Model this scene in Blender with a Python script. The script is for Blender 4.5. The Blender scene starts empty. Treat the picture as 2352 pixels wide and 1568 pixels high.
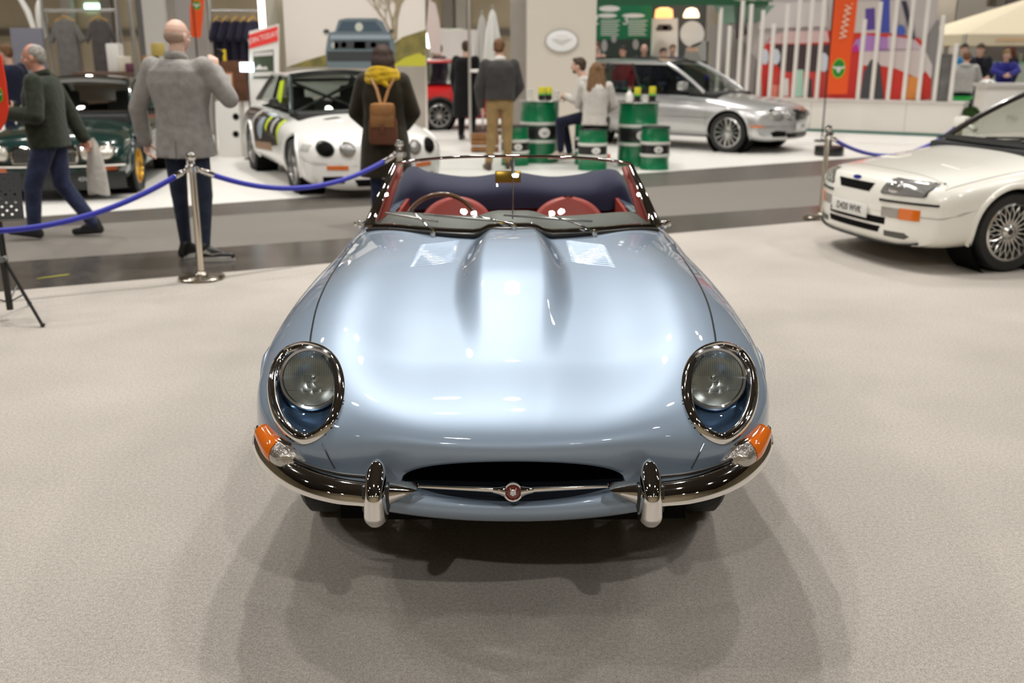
import bpy, bmesh, math, random
import numpy as np
from mathutils import Vector, Matrix
from mathutils.bvhtree import BVHTree
random.seed(7)
SC = bpy.context.scene
COL = SC.collection
# ------------------------------------------------------------------ camera
FPX, PITCH, EYE = 2287.0, math.atan(664 / 2287.0), 1.6
cam_d = bpy.data.cameras.new('camera')
cam_d.sensor_width = 36.0
cam_d.lens = 36.0 * FPX / 2352.0
cam_d.clip_end = 200
cam_d.dof.use_dof = True
cam_d.dof.focus_distance = 2.85
cam_d.dof.aperture_fstop = 2.9
cam = bpy.data.objects.new('camera', cam_d)
cam.location = (0, 0, EYE)
cam.rotation_euler = (math.pi / 2 - PITCH, 0, 0)
COL.objects.link(cam)
SC.camera = cam
# ------------------------------------------------------------------ world, exposure
W = bpy.data.worlds.new('hall_air'); SC.world = W; W.use_nodes = True
W.node_tree.nodes['Background'].inputs[0].default_value = (1.0, 0.93, 0.84, 1)
W.node_tree.nodes['Background'].inputs[1].default_value = 0.05
SC.view_settings.view_transform = 'Standard'
SC.view_settings.look = 'None'
SC.view_settings.exposure = 0.0
SC.view_settings.gamma = 1.0
SC.view_settings.use_curve_mapping = False
SC.cycles.use_denoising = True
SC.cycles.max_bounces = 7
SC.cycles.transparent_max_bounces = 16
SC.cycles.sample_clamp_indirect = 6.0
SC.cycles.sample_clamp_direct = 60.0
SC.cycles.caustics_reflective = False
SC.cycles.caustics_refractive = False
# ------------------------------------------------------------------ lamps of the hall (round high-bay lamps under the roof)
LK = .245
def lamp(x, y, z, power, r=0.22, col=(1.0, 0.965, 0.915), aim=None, spread=None):
    d = bpy.data.lights.new('high_bay_lamp', 'AREA')
    d.shape = 'DISK'; d.size = 2 * r; d.energy = power * LK; d.color = col
    if spread: d.spread = math.radians(spread)
    o = bpy.data.objects.new('high_bay_lamp', d); COL.objects.link(o)
    o.location = (x, y, z)
    if aim:
        v = Vector(aim) - Vector((x, y, z))
        o.rotation_euler = v.to_track_quat('-Z', 'Y').to_euler()
    return o
CAR_AIM = (0, 4.0, 0.4)
# the spotlights around the stand
lamp(2.9, -3.6, 8.0, 700, .11, aim=CAR_AIM)
lamp(-2.8, -6.0, 8.0, 800, .11, aim=CAR_AIM)
lamp(8.0, 4.4, 8.0, 260, .11, aim=CAR_AIM)
lamp(-8.0, 4.8, 8.0, 420, .11, aim=CAR_AIM)
lamp(-1.1, 9.0, 8.0, 1000, .11, aim=CAR_AIM)
lamp(0.1, 9.7, 8.0, 1000, .11, aim=CAR_AIM)
for lx_ in (-9.0, -5.0, 0.0, 4.6, 9.0):
    lamp(lx_, 12.5, 8.6, 200, .2, aim=(0, 7, 0))
# rows of lamps over the whole hall
for iy in range(6):
    for ix in range(6):
        lamp(-15 + 6.0 * ix + (iy % 2) * 1.5, -7 + 7.0 * iy, 9.5, (60, 190, 740, 560, 620, 950)[iy], .24, spread=112 if iy > 2 else None)
# ------------------------------------------------------------------ materials
_M = {}
def mat(name, col=(.5, .5, .5), rough=.5, metal=0.0, spec=.5, coat=0.0, coat_rough=.03, bump=0.0, bscale=200.0, var=0.0, vscale=5.0,
        trans=0.0, emit=None, estr=0.0, alpha=1.0, sheen=0.0, col2=None):
    if name in _M: return _M[name]
    m = bpy.data.materials.new(name); m.use_nodes = True
    nt = m.node_tree; b = nt.nodes['Principled BSDF']
    c = (col[0], col[1], col[2], 1)
    b.inputs['Base Color'].default_value = c
    b.inputs['Roughness'].default_value = rough
    b.inputs['Metallic'].default_value = metal
    b.inputs['Specular IOR Level'].default_value = spec
    b.inputs['Coat Weight'].default_value = coat
    b.inputs['Coat Roughness'].default_value = coat_rough
    b.inputs['Sheen Weight'].default_value = sheen
    if emit: 
        b.inputs['Emission Color'].default_value = (*emit, 1); b.inputs['Emission Strength'].default_value = estr
    if bump or var:
        tc = nt.nodes.new('ShaderNodeTexCoord')
    if var:
        n = nt.nodes.new('ShaderNodeTexNoise'); n.inputs['Scale'].default_value = vscale; n.inputs['Detail'].default_value = 6
        nt.links.new(tc.outputs['Object'], n.inputs['Vector'])
        mx = nt.nodes.new('ShaderNodeMix'); mx.data_type = 'RGBA'
        c2 = col2 or tuple(max(0, v * (1 - var)) for v in col)
        mx.inputs[6].default_value = c; mx.inputs[7].default_value = (*c2, 1)
        rp = nt.nodes.new('ShaderNodeMapRange'); rp.inputs[1].default_value = .35; rp.inputs[2].default_value = .65
        nt.links.new(n.outputs['Fac'], rp.inputs[0]); nt.links.new(rp.outputs[0], mx.inputs[0])
        nt.links.new(mx.outputs[2], b.inputs['Base Color'])
    if bump:
        n = nt.nodes.new('ShaderNodeTexNoise'); n.inputs['Scale'].default_value = bscale; n.inputs['Detail'].default_value = 4
        nt.links.new(tc.outputs['Object'], n.inputs['Vector'])
        bp = nt.nodes.new('ShaderNodeBump'); bp.inputs['Strength'].default_value = bump; bp.inputs['Distance'].default_value = .02
        nt.links.new(n.outputs['Fac'], bp.inputs['Height']); nt.links.new(bp.outputs[0], b.inputs['Normal'])
    _M[name] = m
    return m
def glass(name, tint=(.9, .95, .95), rough=0.0, refl=1.0, dark=0.0):
    """thin pane: clear with a fresnel reflection; dark mixes in a black body"""
    if name in _M: return _M[name]
    m = bpy.data.materials.new(name); m.use_nodes = True; nt = m.node_tree
    for n in list(nt.nodes): nt.nodes.remove(n)
    out = nt.nodes.new('ShaderNodeOutputMaterial'); tr = nt.nodes.new('ShaderNodeBsdfTransparent'); gl = nt.nodes.new('ShaderNodeBsdfGlossy')
    fr = nt.nodes.new('ShaderNodeFresnel'); ge = nt.nodes.new('ShaderNodeNewGeometry'); mr_ = nt.nodes.new('ShaderNodeMapRange'); mr_.inputs[3].default_value = 1.5; mr_.inputs[4].default_value = 1 / 1.5
    nt.links.new(ge.outputs['Backfacing'], mr_.inputs[0]); nt.links.new(mr_.outputs[0], fr.inputs[0])
    mul = nt.nodes.new('ShaderNodeMath'); mul.operation = 'MULTIPLY'; mul.inputs[1].default_value = refl
    mix = nt.nodes.new('ShaderNodeMixShader')
    tr.inputs[0].default_value = (*[t * (1 - dark) for t in tint], 1); gl.inputs['Roughness'].default_value = rough
    nt.links.new(fr.outputs[0], mul.inputs[0]); nt.links.new(mul.outputs[0], mix.inputs[0])
    nt.links.new(tr.outputs[0], mix.inputs[1]); nt.links.new(gl.outputs[0], mix.inputs[2]); nt.links.new(mix.outputs[0], out.inputs[0])
    _M[name] = m
    return m
CHROME = mat('chrome', (.82, .80, .77), .04, 1.0)
STEEL = mat('brushed_steel', (.62, .59, .54), .22, 1.0)
ALU = mat('aluminium', (.72, .72, .70), .35, 1.0)
RUBBER = mat('tyre_rubber', (.012, .012, .012), .55, bump=.2, bscale=80)
BLACK = mat('black_plastic', (.012, .012, .012), .35)
MATT = mat('matt_black', (.006, .006, .006), .9, spec=.1)
WHITE = mat('white_paint', (.78, .76, .72), .35)
# ------------------------------------------------------------------ mesh building
class MB:
    """collects shapes and links them as ONE mesh object"""
    def __init__(s): s.v = []; s.f = []; s.mi = []
    def add(s, v, f, mi=0):
        o = len(s.v); s.v.extend([tuple(p) for p in v]); s.f.extend([tuple(i + o for i in q) for q in f]); s.mi.extend([mi] * len(f)); return s
    def box(s, c, d, rz=0, mi=0, bev=0, rx=0, ry=0):
        bm = bmesh.new(); bmesh.ops.create_cube(bm, size=1)
        bmesh.ops.scale(bm, vec=d, verts=bm.verts)
        if bev: bmesh.ops.bevel(bm, geom=bm.edges[:], offset=bev, segments=2, profile=.6, affect='EDGES')
        M = Matrix.Translation(c) @ Matrix.Rotation(rz, 4, 'Z') @ Matrix.Rotation(ry, 4, 'Y') @ Matrix.Rotation(rx, 4, 'X')
        bm.transform(M); bm.verts.index_update()
        s.add([v.co[:] for v in bm.verts], [[v.index for v in f.verts] for f in bm.faces], mi); bm.free(); return s
    def grid(s, P, closed_u=False, closed_v=False, mi=0, flip=False):
        P = np.asarray(P, float); nu, nv = P.shape[:2]; f = []
        for i in range(nu if closed_u else nu - 1):
            for j in range(nv if closed_v else nv - 1):
                a = i * nv + j; b = ((i + 1) % nu) * nv + j; c = ((i + 1) % nu) * nv + (j + 1) % nv; d = i * nv + (j + 1) % nv
                f.append((a, d, c, b) if flip else (a, b, c, d))
        return s.add(P.reshape(-1, 3), f, mi)
    def tube(s, path, r, n=10, mi=0, closed=False, caps=True, flat=None, up=None):
        """swept round (or flat=(a,b) elliptical) tube"""
        P = [Vector(p) for p in path]; m = len(P)
        rr = [r] * m if not hasattr(r, '__len__') else list(r)
        T = []
        for i in range(m):
            a = P[(i - 1) % m] if (closed or i > 0) else P[i]; b = P[(i + 1) % m] if (closed or i < m - 1) else P[i]
            T.append((b - a).normalized())
        N = Vector(up) if up else Vector((0, 0, 1))
        if abs(N.dot(T[0])) > .95: N = Vector((1, 0, 0))
        rows = []
        for i in range(m):
            if up is not None: N = Vector(up)
            N = (N - T[i] * N.dot(T[i])).normalized(); B = T[i].cross(N)
            a, b = flat if flat else (1, 1)
            rows.append([P[i] + (N * math.cos(2 * math.pi * k / n) * a + B * math.sin(2 * math.pi * k / n) * b) * rr[i] for k in range(n)])
        o = len(s.v); s.grid([[tuple(q) for q in R] for R in rows], closed_u=closed, closed_v=True, mi=mi)
        if caps and not closed:
            s.f.append(tuple(o + k for k in range(n))); s.f.append(tuple(o + (m - 1) * n + k for k in reversed(range(n)))); s.mi += [mi, mi]
        return s
    def lathe(s, prof, c=(0, 0, 0), axis=(0, 0, 1), n=32, mi=0, sx=1, sy=1):
        """profile of (radius, height) turned about axis"""
        q = Vector((0, 0, 1)).rotation_difference(Vector(axis).normalized()); C = Vector(c); rows = []
        for r, h in prof:
            rows.append([tuple(C + q @ Vector((r * sx * math.cos(2 * math.pi * k / n), r * sy * math.sin(2 * math.pi * k / n), h))) for k in range(n)])
        return s.grid(rows, closed_v=True, mi=mi, flip=True)
    def ball(s, c, r, n=16, mi=0, rot=None):
        r3 = (r, r, r) if not hasattr(r, '__len__') else r; rows = []
        for i in range(n // 2 + 1):
            t = math.pi * i / (n // 2)
            row = []
            for k in range(n):
                p = Vector((r3[0] * math.sin(t) * math.cos(2 * math.pi * k / n), r3[1] * math.sin(t) * math.sin(2 * math.pi * k / n), r3[2] * math.cos(t)))
                if rot: p = rot @ p
                row.append(tuple(p + Vector(c)))
            rows.append(row)
        return s.grid(rows, closed_v=True, mi=mi)
    def cap(s, a, b, ra, rb, n=14, mi=0):
        """limb: two balls and the cone between them"""
        a = Vector(a); b = Vector(b); d = b - a
        q = Vector((0, 0, 1)).rotation_difference(d.normalized() if d.length > 1e-6 else Vector((0, 0, 1))); rows = []
        for i in range(6): 
            t = -math.pi / 2 + math.pi / 2 * i / 5; rows.append((ra * math.cos(t), ra * math.sin(t)))
        for i in range(6):
            t = math.pi / 2 * i / 5; rows.append((rb * math.cos(t), d.length + rb * math.sin(t)))
        return s.grid([[tuple(a + q @ Vector((max(r, 1e-4) * math.cos(2 * math.pi * k / n), max(r, 1e-4) * math.sin(2 * math.pi * k / n), h))) for k in range(n)] for r, h in rows], closed_v=True, mi=mi, flip=True)
    def prism(s, poly, d, mi=0):
        """3-D polygon (list of points) extruded by vector d"""
        n = len(poly); D = Vector(d); v = [tuple(p) for p in poly] + [tuple(Vector(p) + D) for p in poly]
        f = [tuple(range(n)), tuple(range(2 * n - 1, n - 1, -1))] + [(i, i + n, (i + 1) % n + n, (i + 1) % n) for i in range(n)]
        return s.add(v, f, mi)
    def mesh(s, name):
        me = bpy.data.meshes.new(name); me.from_pydata(s.v, [], s.f); me.update(); return me
    def build(s, name, m, parent=None, smooth=40, fix=True, bevel=0):
        me = s.mesh(name); ms = m if isinstance(m, (list, tuple)) else [m]
        for x in ms: me.materials.append(x)
        me.polygons.foreach_set('material_index', s.mi)
        if fix:
            bm = bmesh.new(); bm.from_mesh(me); bmesh.ops.remove_doubles(bm, verts=bm.verts, dist=1e-5); bmesh.ops.recalc_face_normals(bm, faces=bm.faces); bm.to_mesh(me); bm.free()
        if smooth:
            me.polygons.foreach_set('use_smooth', [True] * len(me.polygons)); me.set_sharp_from_angle(angle=math.radians(smooth))
        o = bpy.data.objects.new(name, me); COL.objects.link(o)
        if parent: o.parent = parent
        return o
def tag(o, label, cat, group=None, kind=None):
    o['label'] = label; o['category'] = cat
    if group: o['group'] = group
    if kind: o['kind'] = kind
    return o
def thing(name, label, cat, loc=(0, 0, 0), rz=0.0, group=None):
    o = bpy.data.objects.new(name, None); o.empty_display_size = .1; COL.objects.link(o)
    o.location = loc; o.rotation_euler = (0, 0, rz)
    return tag(o, label, cat, group)
def struct(o): o['kind'] = 'structure'; return o
def dup(root, loc, rz=None, label=None):
    r = root.copy(); COL.objects.link(r); r.location = loc
    if rz is not None: r.rotation_euler = (0, 0, rz)
    if label: r['label'] = label
    for ch in list(root.children):
        c = ch.copy(); COL.objects.link(c); c.parent = r
        for g in list(ch.children):
            d = g.copy(); COL.objects.link(d); d.parent = c
    return r
def applied(o, mods):
    """bake a list of (type, settings) modifiers into the object's mesh"""
    for t, st in mods:
        md = o.modifiers.new(t.lower(), t)
        for k, v in st.items(): setattr(md, k, v)
    dg = bpy.context.evaluated_depsgraph_get(); dg.update()
    me = bpy.data.meshes.new_from_object(o.evaluated_get(dg)); old = o.data
    o.modifiers.clear(); o.data = me; me.name = old.name
    return o
def text_mb(txt, size, M, depth=.002, font_scale_x=1.0, align='CENTER'):
    """lettering as mesh data in an MB, placed by matrix M (x right, y up, z out of the sign)"""
    cu = bpy.data.curves.new('lettering', 'FONT'); cu.body = txt; cu.size = size; cu.align_x = align; cu.align_y = 'CENTER'; cu.extrude = depth
    cu.resolution_u = 3
    o = bpy.data.objects.new('lettering', cu); COL.objects.link(o)
    dg = bpy.context.evaluated_depsgraph_get(); dg.update()
    me = bpy.data.meshes.new_from_object(o.evaluated_get(dg))
    b = MB(); b.add([M @ Vector((v.co.x * font_scale_x, v.co.y, v.co.z)) for v in me.vertices], [list(p.vertices) for p in me.polygons])
    bpy.data.objects.remove(o); bpy.data.curves.remove(cu); bpy.data.meshes.remove(me)
    return b
def frame_from(o, x, z):
    """matrix with origin o, x axis, z axis (out of the sign)"""
    x = Vector(x).normalized(); z = Vector(z).normalized(); y = z.cross(x).normalized(); z = x.cross(y)
    M = Matrix((x, y, z)).transposed().to_4x4(); M.translation = Vector(o); return M
def crv(*pts):
    """smooth monotone interpolation through (t, value) points"""
    X = np.array([p[0] for p in pts], float); Y = np.array([p[1] for p in pts], float); h = np.diff(X); d = np.diff(Y) / h; m = np.zeros(len(X))
    m[0] = d[0]; m[-1] = d[-1]
    for i in range(1, len(X) - 1):
        if d[i - 1] * d[i] > 0: w1 = 2 * h[i] + h[i - 1]; w2 = h[i] + 2 * h[i - 1]; m[i] = (w1 + w2) / (w1 / d[i - 1] + w2 / d[i])
    def f(t):
        t = np.clip(np.asarray(t, float), X[0], X[-1]); i = np.clip(np.searchsorted(X, t, side='right') - 1, 0, len(X) - 2); s = (t - X[i]) / h[i]
        return (2 * s**3 - 3 * s**2 + 1) * Y[i] + (s**3 - 2 * s**2 + s) * h[i] * m[i] + (-2 * s**3 + 3 * s**2) * Y[i + 1] + (s**3 - s**2) * h[i] * m[i + 1]
    return f
def sstep(a, b, x):
    t = np.clip((np.asarray(x, float) - a) / (b - a), 0, 1); return t * t * (3 - 2 * t)
def cmr(pts, n=8, closed=False):
    """Catmull-Rom through points, n steps per span"""
    P = [np.array(p, float) for p in pts]; m = len(P); out = []
    for i in range(m if closed else m - 1):
        p0 = P[(i - 1) % m] if (closed or i > 0) else 2 * P[0] - P[1]; p1 = P[i]; p2 = P[(i + 1) % m]; p3 = P[(i + 2) % m] if (closed or i + 2 < m) else 2 * P[-1] - P[-2]
        for k in range(n):
            t = k / n; out.append(.5 * ((2 * p1) + (p2 - p0) * t + (2 * p0 - 5 * p1 + 4 * p2 - p3) * t * t + (3 * p1 - p0 - 3 * p2 + p3) * t**3))
    if not closed: out.append(P[-1])
    return [tuple(p) for p in out]
# ================================================================== the blue roadster
PAINT = mat('ice_blue_metallic', (.275, .355, .46), .48, .40, coat=1.0, coat_rough=.02)
RED = mat('red_leather', (.36, .045, .03), .42, bump=.05, bscale=300)
NAVY = mat('navy_hood_cloth', (.020, .020, .060), .85, bump=.25, bscale=500, sheen=.12)
AMBER = mat('amber_lens', (.75, .16, .01), .12, coat=.8)
CLEARL = mat('clear_lens', (.50, .47, .43), .12, .75, coat=1, bump=.25, bscale=70)
WOOD = mat('steering_wood', (.16, .06, .02), .25, coat=.6)
PANE = glass('window_glass', (.93, .96, .95))
LENS = glass('lamp_cover_glass', (.94, .97, 1.0))
rd = thing('roadster', 'pale blue metallic open roadster parked nose-on in the middle of the grey carpet', 'car', (0.003, 2.5, 0))
OX, OY = 0.003, 2.5
e_w = crv((.0, .62), (.15, .70), (.3, .77), (.5, .808), (.75, .828), (1.0, .832), (1.5, .822), (2.0, .805), (2.7, .805), (3.3, .79), (3.8, .69), (4.15, .52), (4.4, .30))
e_zm = crv((0, .46), (.25, .50), (.5, .56), (.8, .59), (1.6, .60), (2.2, .62), (2.8, .60), (3.6, .57), (4.4, .56))
e_zb = crv((0, .30), (.3, .26), (.6, .22), (1.2, .19), (3.2, .2), (4.0, .3), (4.4, .45))
e_zc = crv((0, .565), (.14, .605), (.3, .648), (.55, .698), (.85, .75), (1.2, .793), (1.5, .818), (1.76, .834), (2.1, .855), (2.8, .85), (3.3, .845), (3.9, .76), (4.4, .60))
e_n = crv((0, 2.6), (.5, 3.0), (1.2, 3.2), (2.0, 3.0), (4.4, 2.4))
e_wa = crv((0, .0), (.15, .02), (.35, .052), (.6, .066), (.9, .066), (1.3, .05), (1.7, .025), (2.0, .01), (4.4, .0))      # wing crown
e_wx = crv((0, .50), (.3, .56), (.9, .60), (1.7, .60), (4.4, .5))
e_bb = crv((.30, .12), (.45, .135), (.6, .155), (.78, .178), (.95, .195), (1.2, .20), (1.5, .178), (1.8, .148), (2.1, .14))
e_bh = crv((.25, .0), (.44, .0), (.55, .004), (.70, .016), (.9, .038), (1.1, .057), (1.4, .064), (1.6, .055), (1.80, .036), (2.0, .012), (2.2, 0.), (4.4, 0))
NT, NBt = 110, 26
t_top = np.concatenate([np.linspace(0, 1, NT)])
def e_half(y):
    """half section from the crown (0) round the side to the keel"""
    w, zm, zb, zc, n = float(e_w(y)), float(e_zm(y)), float(e_zb(y)), float(e_zc(y)), float(e_n(y))
    # even steps in x on the flat top, then even in angle on the shoulder
    xs = np.linspace(0, .80, 70); th = np.arcsin(np.clip(xs, 0, 1) ** (n / 2)); th = np.concatenate([th, np.linspace(th[-1], math.pi / 2, NT - 70 + 1)[1:]])
    sx = np.sin(th) ** (2 / n); cz = np.cos(th); cz[cz < 1e-9] = 0; cz = cz ** (2 / n)
    x = w * sx; z = zm + (zc - zm) * cz
    wing = float(e_wa(y)) * np.exp(-((x - float(e_wx(y))) / np.where(x < float(e_wx(y)), .19, .20)) ** 2) * np.clip(cz * 3.0, 0, 1)
    sag = -.12 * float(e_wa(y)) * np.exp(-((x - .32) / .18) ** 2)
    b = float(e_bb(y)); bul = float(e_bh(y)) * (1 - sstep(.55, 1.10, x / b))
    z = z + wing + sag + bul
    tb = np.linspace(0, math.pi / 2, NBt + 1)[1:]; nb = 2.8
    xb = w * np.cos(tb) ** (2 / nb); xb[-1] = 0; zl = zm - (zm - zb) * np.sin(tb) ** (2 / nb)
    return np.stack([np.concatenate([x, xb]), np.full(NT + NBt, y), np.concatenate([z, zl])], 1)
YN = .46           # where the nose blend ends
def e_ring(y):
    H = e_half(y); return H
def nose(k, S, dS, M, R):
    h00 = 2 * k**3 - 3 * k**2 + 1; h10 = k**3 - 2 * k**2 + k; h01 = -2 * k**3 + 3 * k**2; h11 = k**3 - k**2
    return h00 * M + h10 * R + h01 * S + h11 * dS
S0 = e_half(YN); dS = (e_half(YN + .02) - e_half(YN - .02)) / .04
ang = np.linspace(0, 1, NT); ang = np.concatenate([np.interp(S0[:NT, 0], [0, S0[:NT, 0].max()], [0, 1]) * 0.5, .5 + .5 * np.arange(1, NBt + 1) / NBt])
# mouth lip: half width .31, upper lip .525, lower lip .408
mx = np.where(ang < .5, S0[:, 0] / .82 * .315, .315 * np.sin(math.pi * np.clip(ang, 0, 1)))
fr = np.sqrt(np.clip(1 - (mx / .3155) ** 2, 0, 1))
mz = np.where(ang < .5, .447 + .078 * fr, .447 - .045 * fr)
my = .012 + .055 * (mx / .315) ** 2 + np.where(ang < .5, .012, -.008) * fr
M0 = np.stack([mx, my, mz], 1)
rad = np.stack([np.where(ang < .5, mx * .5, mx * .6), np.zeros_like(mx), np.where(ang < .5, .10 * fr + .0, -.13 * fr)], 1)
side = 1 - fr
R0 = np.stack([.30 * side + mx * 2.1, -.17 * np.sqrt(fr) - .015 + np.where(ang < .5, -.02, .02), np.where(ang < .5, .33 * np.sqrt(fr) + .02 + .14 * (mx / .315) ** 2 * np.sqrt(fr), -.27 * fr)], 1)
K1 = dS * np.where(ang < .5, .42 + .40 * (mx / .315) ** 1.5, .40 + .42 * (mx / .315) ** 2)[:, None]; K1[:, 1] = np.maximum(K1[:, 1], .3)
ks = np.linspace(0, 1, 46)
rows = [nose(k, S0, K1, M0, R0) for k in ks]
ys = np.concatenate([np.linspace(YN, 2.3, 96)[1:], np.linspace(2.3, 4.4, 50)[1:]])
rows += [e_half(y) for y in ys]
# lip rolls inward
lip = []
for q, dd in ((.0, .03), (.012, .012)):
    L = M0.copy(); L[:, 1] += dd + .0; L[:, 2] = .447 + (L[:, 2] - .447) * (1 - q * 3); L[:, 0] *= (1 - q); lip.append(L)
rows = lip + rows
HALF = np.array(rows)
FULL = np.concatenate([HALF, (HALF * np.array([-1, 1, 1]))[:, ::-1][:, 1:-1]], 1)      # closed rings
def mesh_from_grid(P, keep, closed_v=True):
    nu, nv = P.shape[:2]; f = []
    for i in range(nu - 1):
        for j in range(nv):
            a = (i * nv + j, (i + 1) * nv + j, (i + 1) * nv + (j + 1) % nv, i * nv + (j + 1) % nv)
            f.append(a)
    V = P.reshape(-1, 3)
    C = np.array([V[list(q)].mean(0) for q in f])
    sel = keep(C); return V, [q for q, s_ in zip(f, sel) if s_], C
def sub(P, f): 
    u = sorted({i for q in f for i in q}); mp = {a: b for b, a in enumerate(u)}
    return [tuple(P[i]) for i in u], [tuple(mp[i] for i in q) for q in f]
V, allf, CC = mesh_from_grid(FULL, lambda C: np.ones(len(C), bool))
bvh_e = BVHTree.FromPolygons([tuple(p) for p in V], allf)
EYE_L = Vector((-OX, -OY, EYE))
def cam_dir(u, v):
    q = v - 784; c, s = math.cos(PITCH), math.sin(PITCH); return Vector((u - 1176, FPX * c - q * s, -FPX * s - q * c)).normalized()
def on_car(u, v):
    h = bvh_e.ray_cast(EYE_L, cam_dir(u, v)); return h
# headlamp opening: an egg on the wing, the same on both sides
ring_uv = [(712, 790), (752, 806), (778, 845), (786, 893), (779, 938), (757, 981), (724, 1009), (690, 1017), (660, 1000), (634, 968), (619, 925), (616, 880), (627, 838), (652, 806), (683, 792)]
RING = []
for u, v in ring_uv:
    h = on_car(u + 3, v)
    if h[0] is None: h = bvh_e.find_nearest(EYE_L + cam_dir(u, v) * 3.0)
    p = Vector(h[0]); p.x = abs(p.x); RING.append(p)
RING = [Vector(p) for p in cmr(RING, 6, True)]
assert all((Vector(p) - RING[0]).length < .6 for p in RING)
for _ in range(6): RING = [RING[i - 1] * .25 + RING[i] * .5 + RING[(i + 1) % len(RING)] * .25 for i in range(len(RING))]
RC = sum(RING, Vector()) / len(RING)
AX = Vector((.12, -.80, .58)).normalized()        # looks out of the lamp
ux = AX.cross(Vector((0, 0, 1))).normalized(); uy = ux.cross(AX).normalized()
def to2(p, flip=1): d = Vector((abs(p[0]), p[1], p[2])) - RC; return d.dot(ux), d.dot(uy)
poly = [to2(p) for p in RING]
def in_poly(x, y):
    c = False; n = len(poly)
    for i in range(n):
        x1, y1 = poly[i]; x2, y2 = poly[(i + 1) % n]
        if (y1 > y) != (y2 > y) and x < (x2 - x1) * (y - y1) / (y2 - y1) + x1: c = not c
    return c
near = (np.abs(np.abs(CC[:, 0]) - RC.x) < .16) & (np.abs(CC[:, 1] - RC.y) < .4) & (CC[:, 2] > .44)
holeL = np.zeros(len(CC), bool)
for i in np.nonzero(near)[0]:
    holeL[i] = in_poly(*to2(CC[i]))
cock = (CC[:, 2] > .6) & (CC[:, 1] > 2.02 + .0) & (CC[:, 1] < 3.55) & (np.abs(CC[:, 0]) < np.where(CC[:, 1] < 2.35, .60 , .61))
wheelF = ((CC[:, 1] - .87) ** 2 + (CC[:, 2] - .33) ** 2 < .355 ** 2) & (np.abs(CC[:, 0]) > .45) & (CC[:, 2] < .62)
wheelR = ((CC[:, 1] - 3.31) ** 2 + (CC[:, 2] - .33) ** 2 < .355 ** 2) & (np.abs(CC[:, 0]) > .45) & (CC[:, 2] < .60)
gone = holeL | cock | wheelF | wheelR
def scuttle_y(x): return 1.745 + .36 * (np.abs(x) / .67) ** 2.0
isb = (CC[:, 1] < scuttle_y(CC[:, 0]) - .03) & (CC[:, 1] < 1.80 + .1 * np.clip(.7 - CC[:, 2], 0, 1)) & ~gone
def part_from(fl, name, m, parent=rd, thick=0):
    v, f = sub(V, [allf[i] for i in np.nonzero(fl)[0]]); b = MB(); b.add(v, f)
    return b.build(name, m, parent, smooth=60)
bonnet = part_from(isb, 'bonnet', PAINT)
bodyo = part_from(~isb & ~gone, 'body', PAINT)
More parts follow.
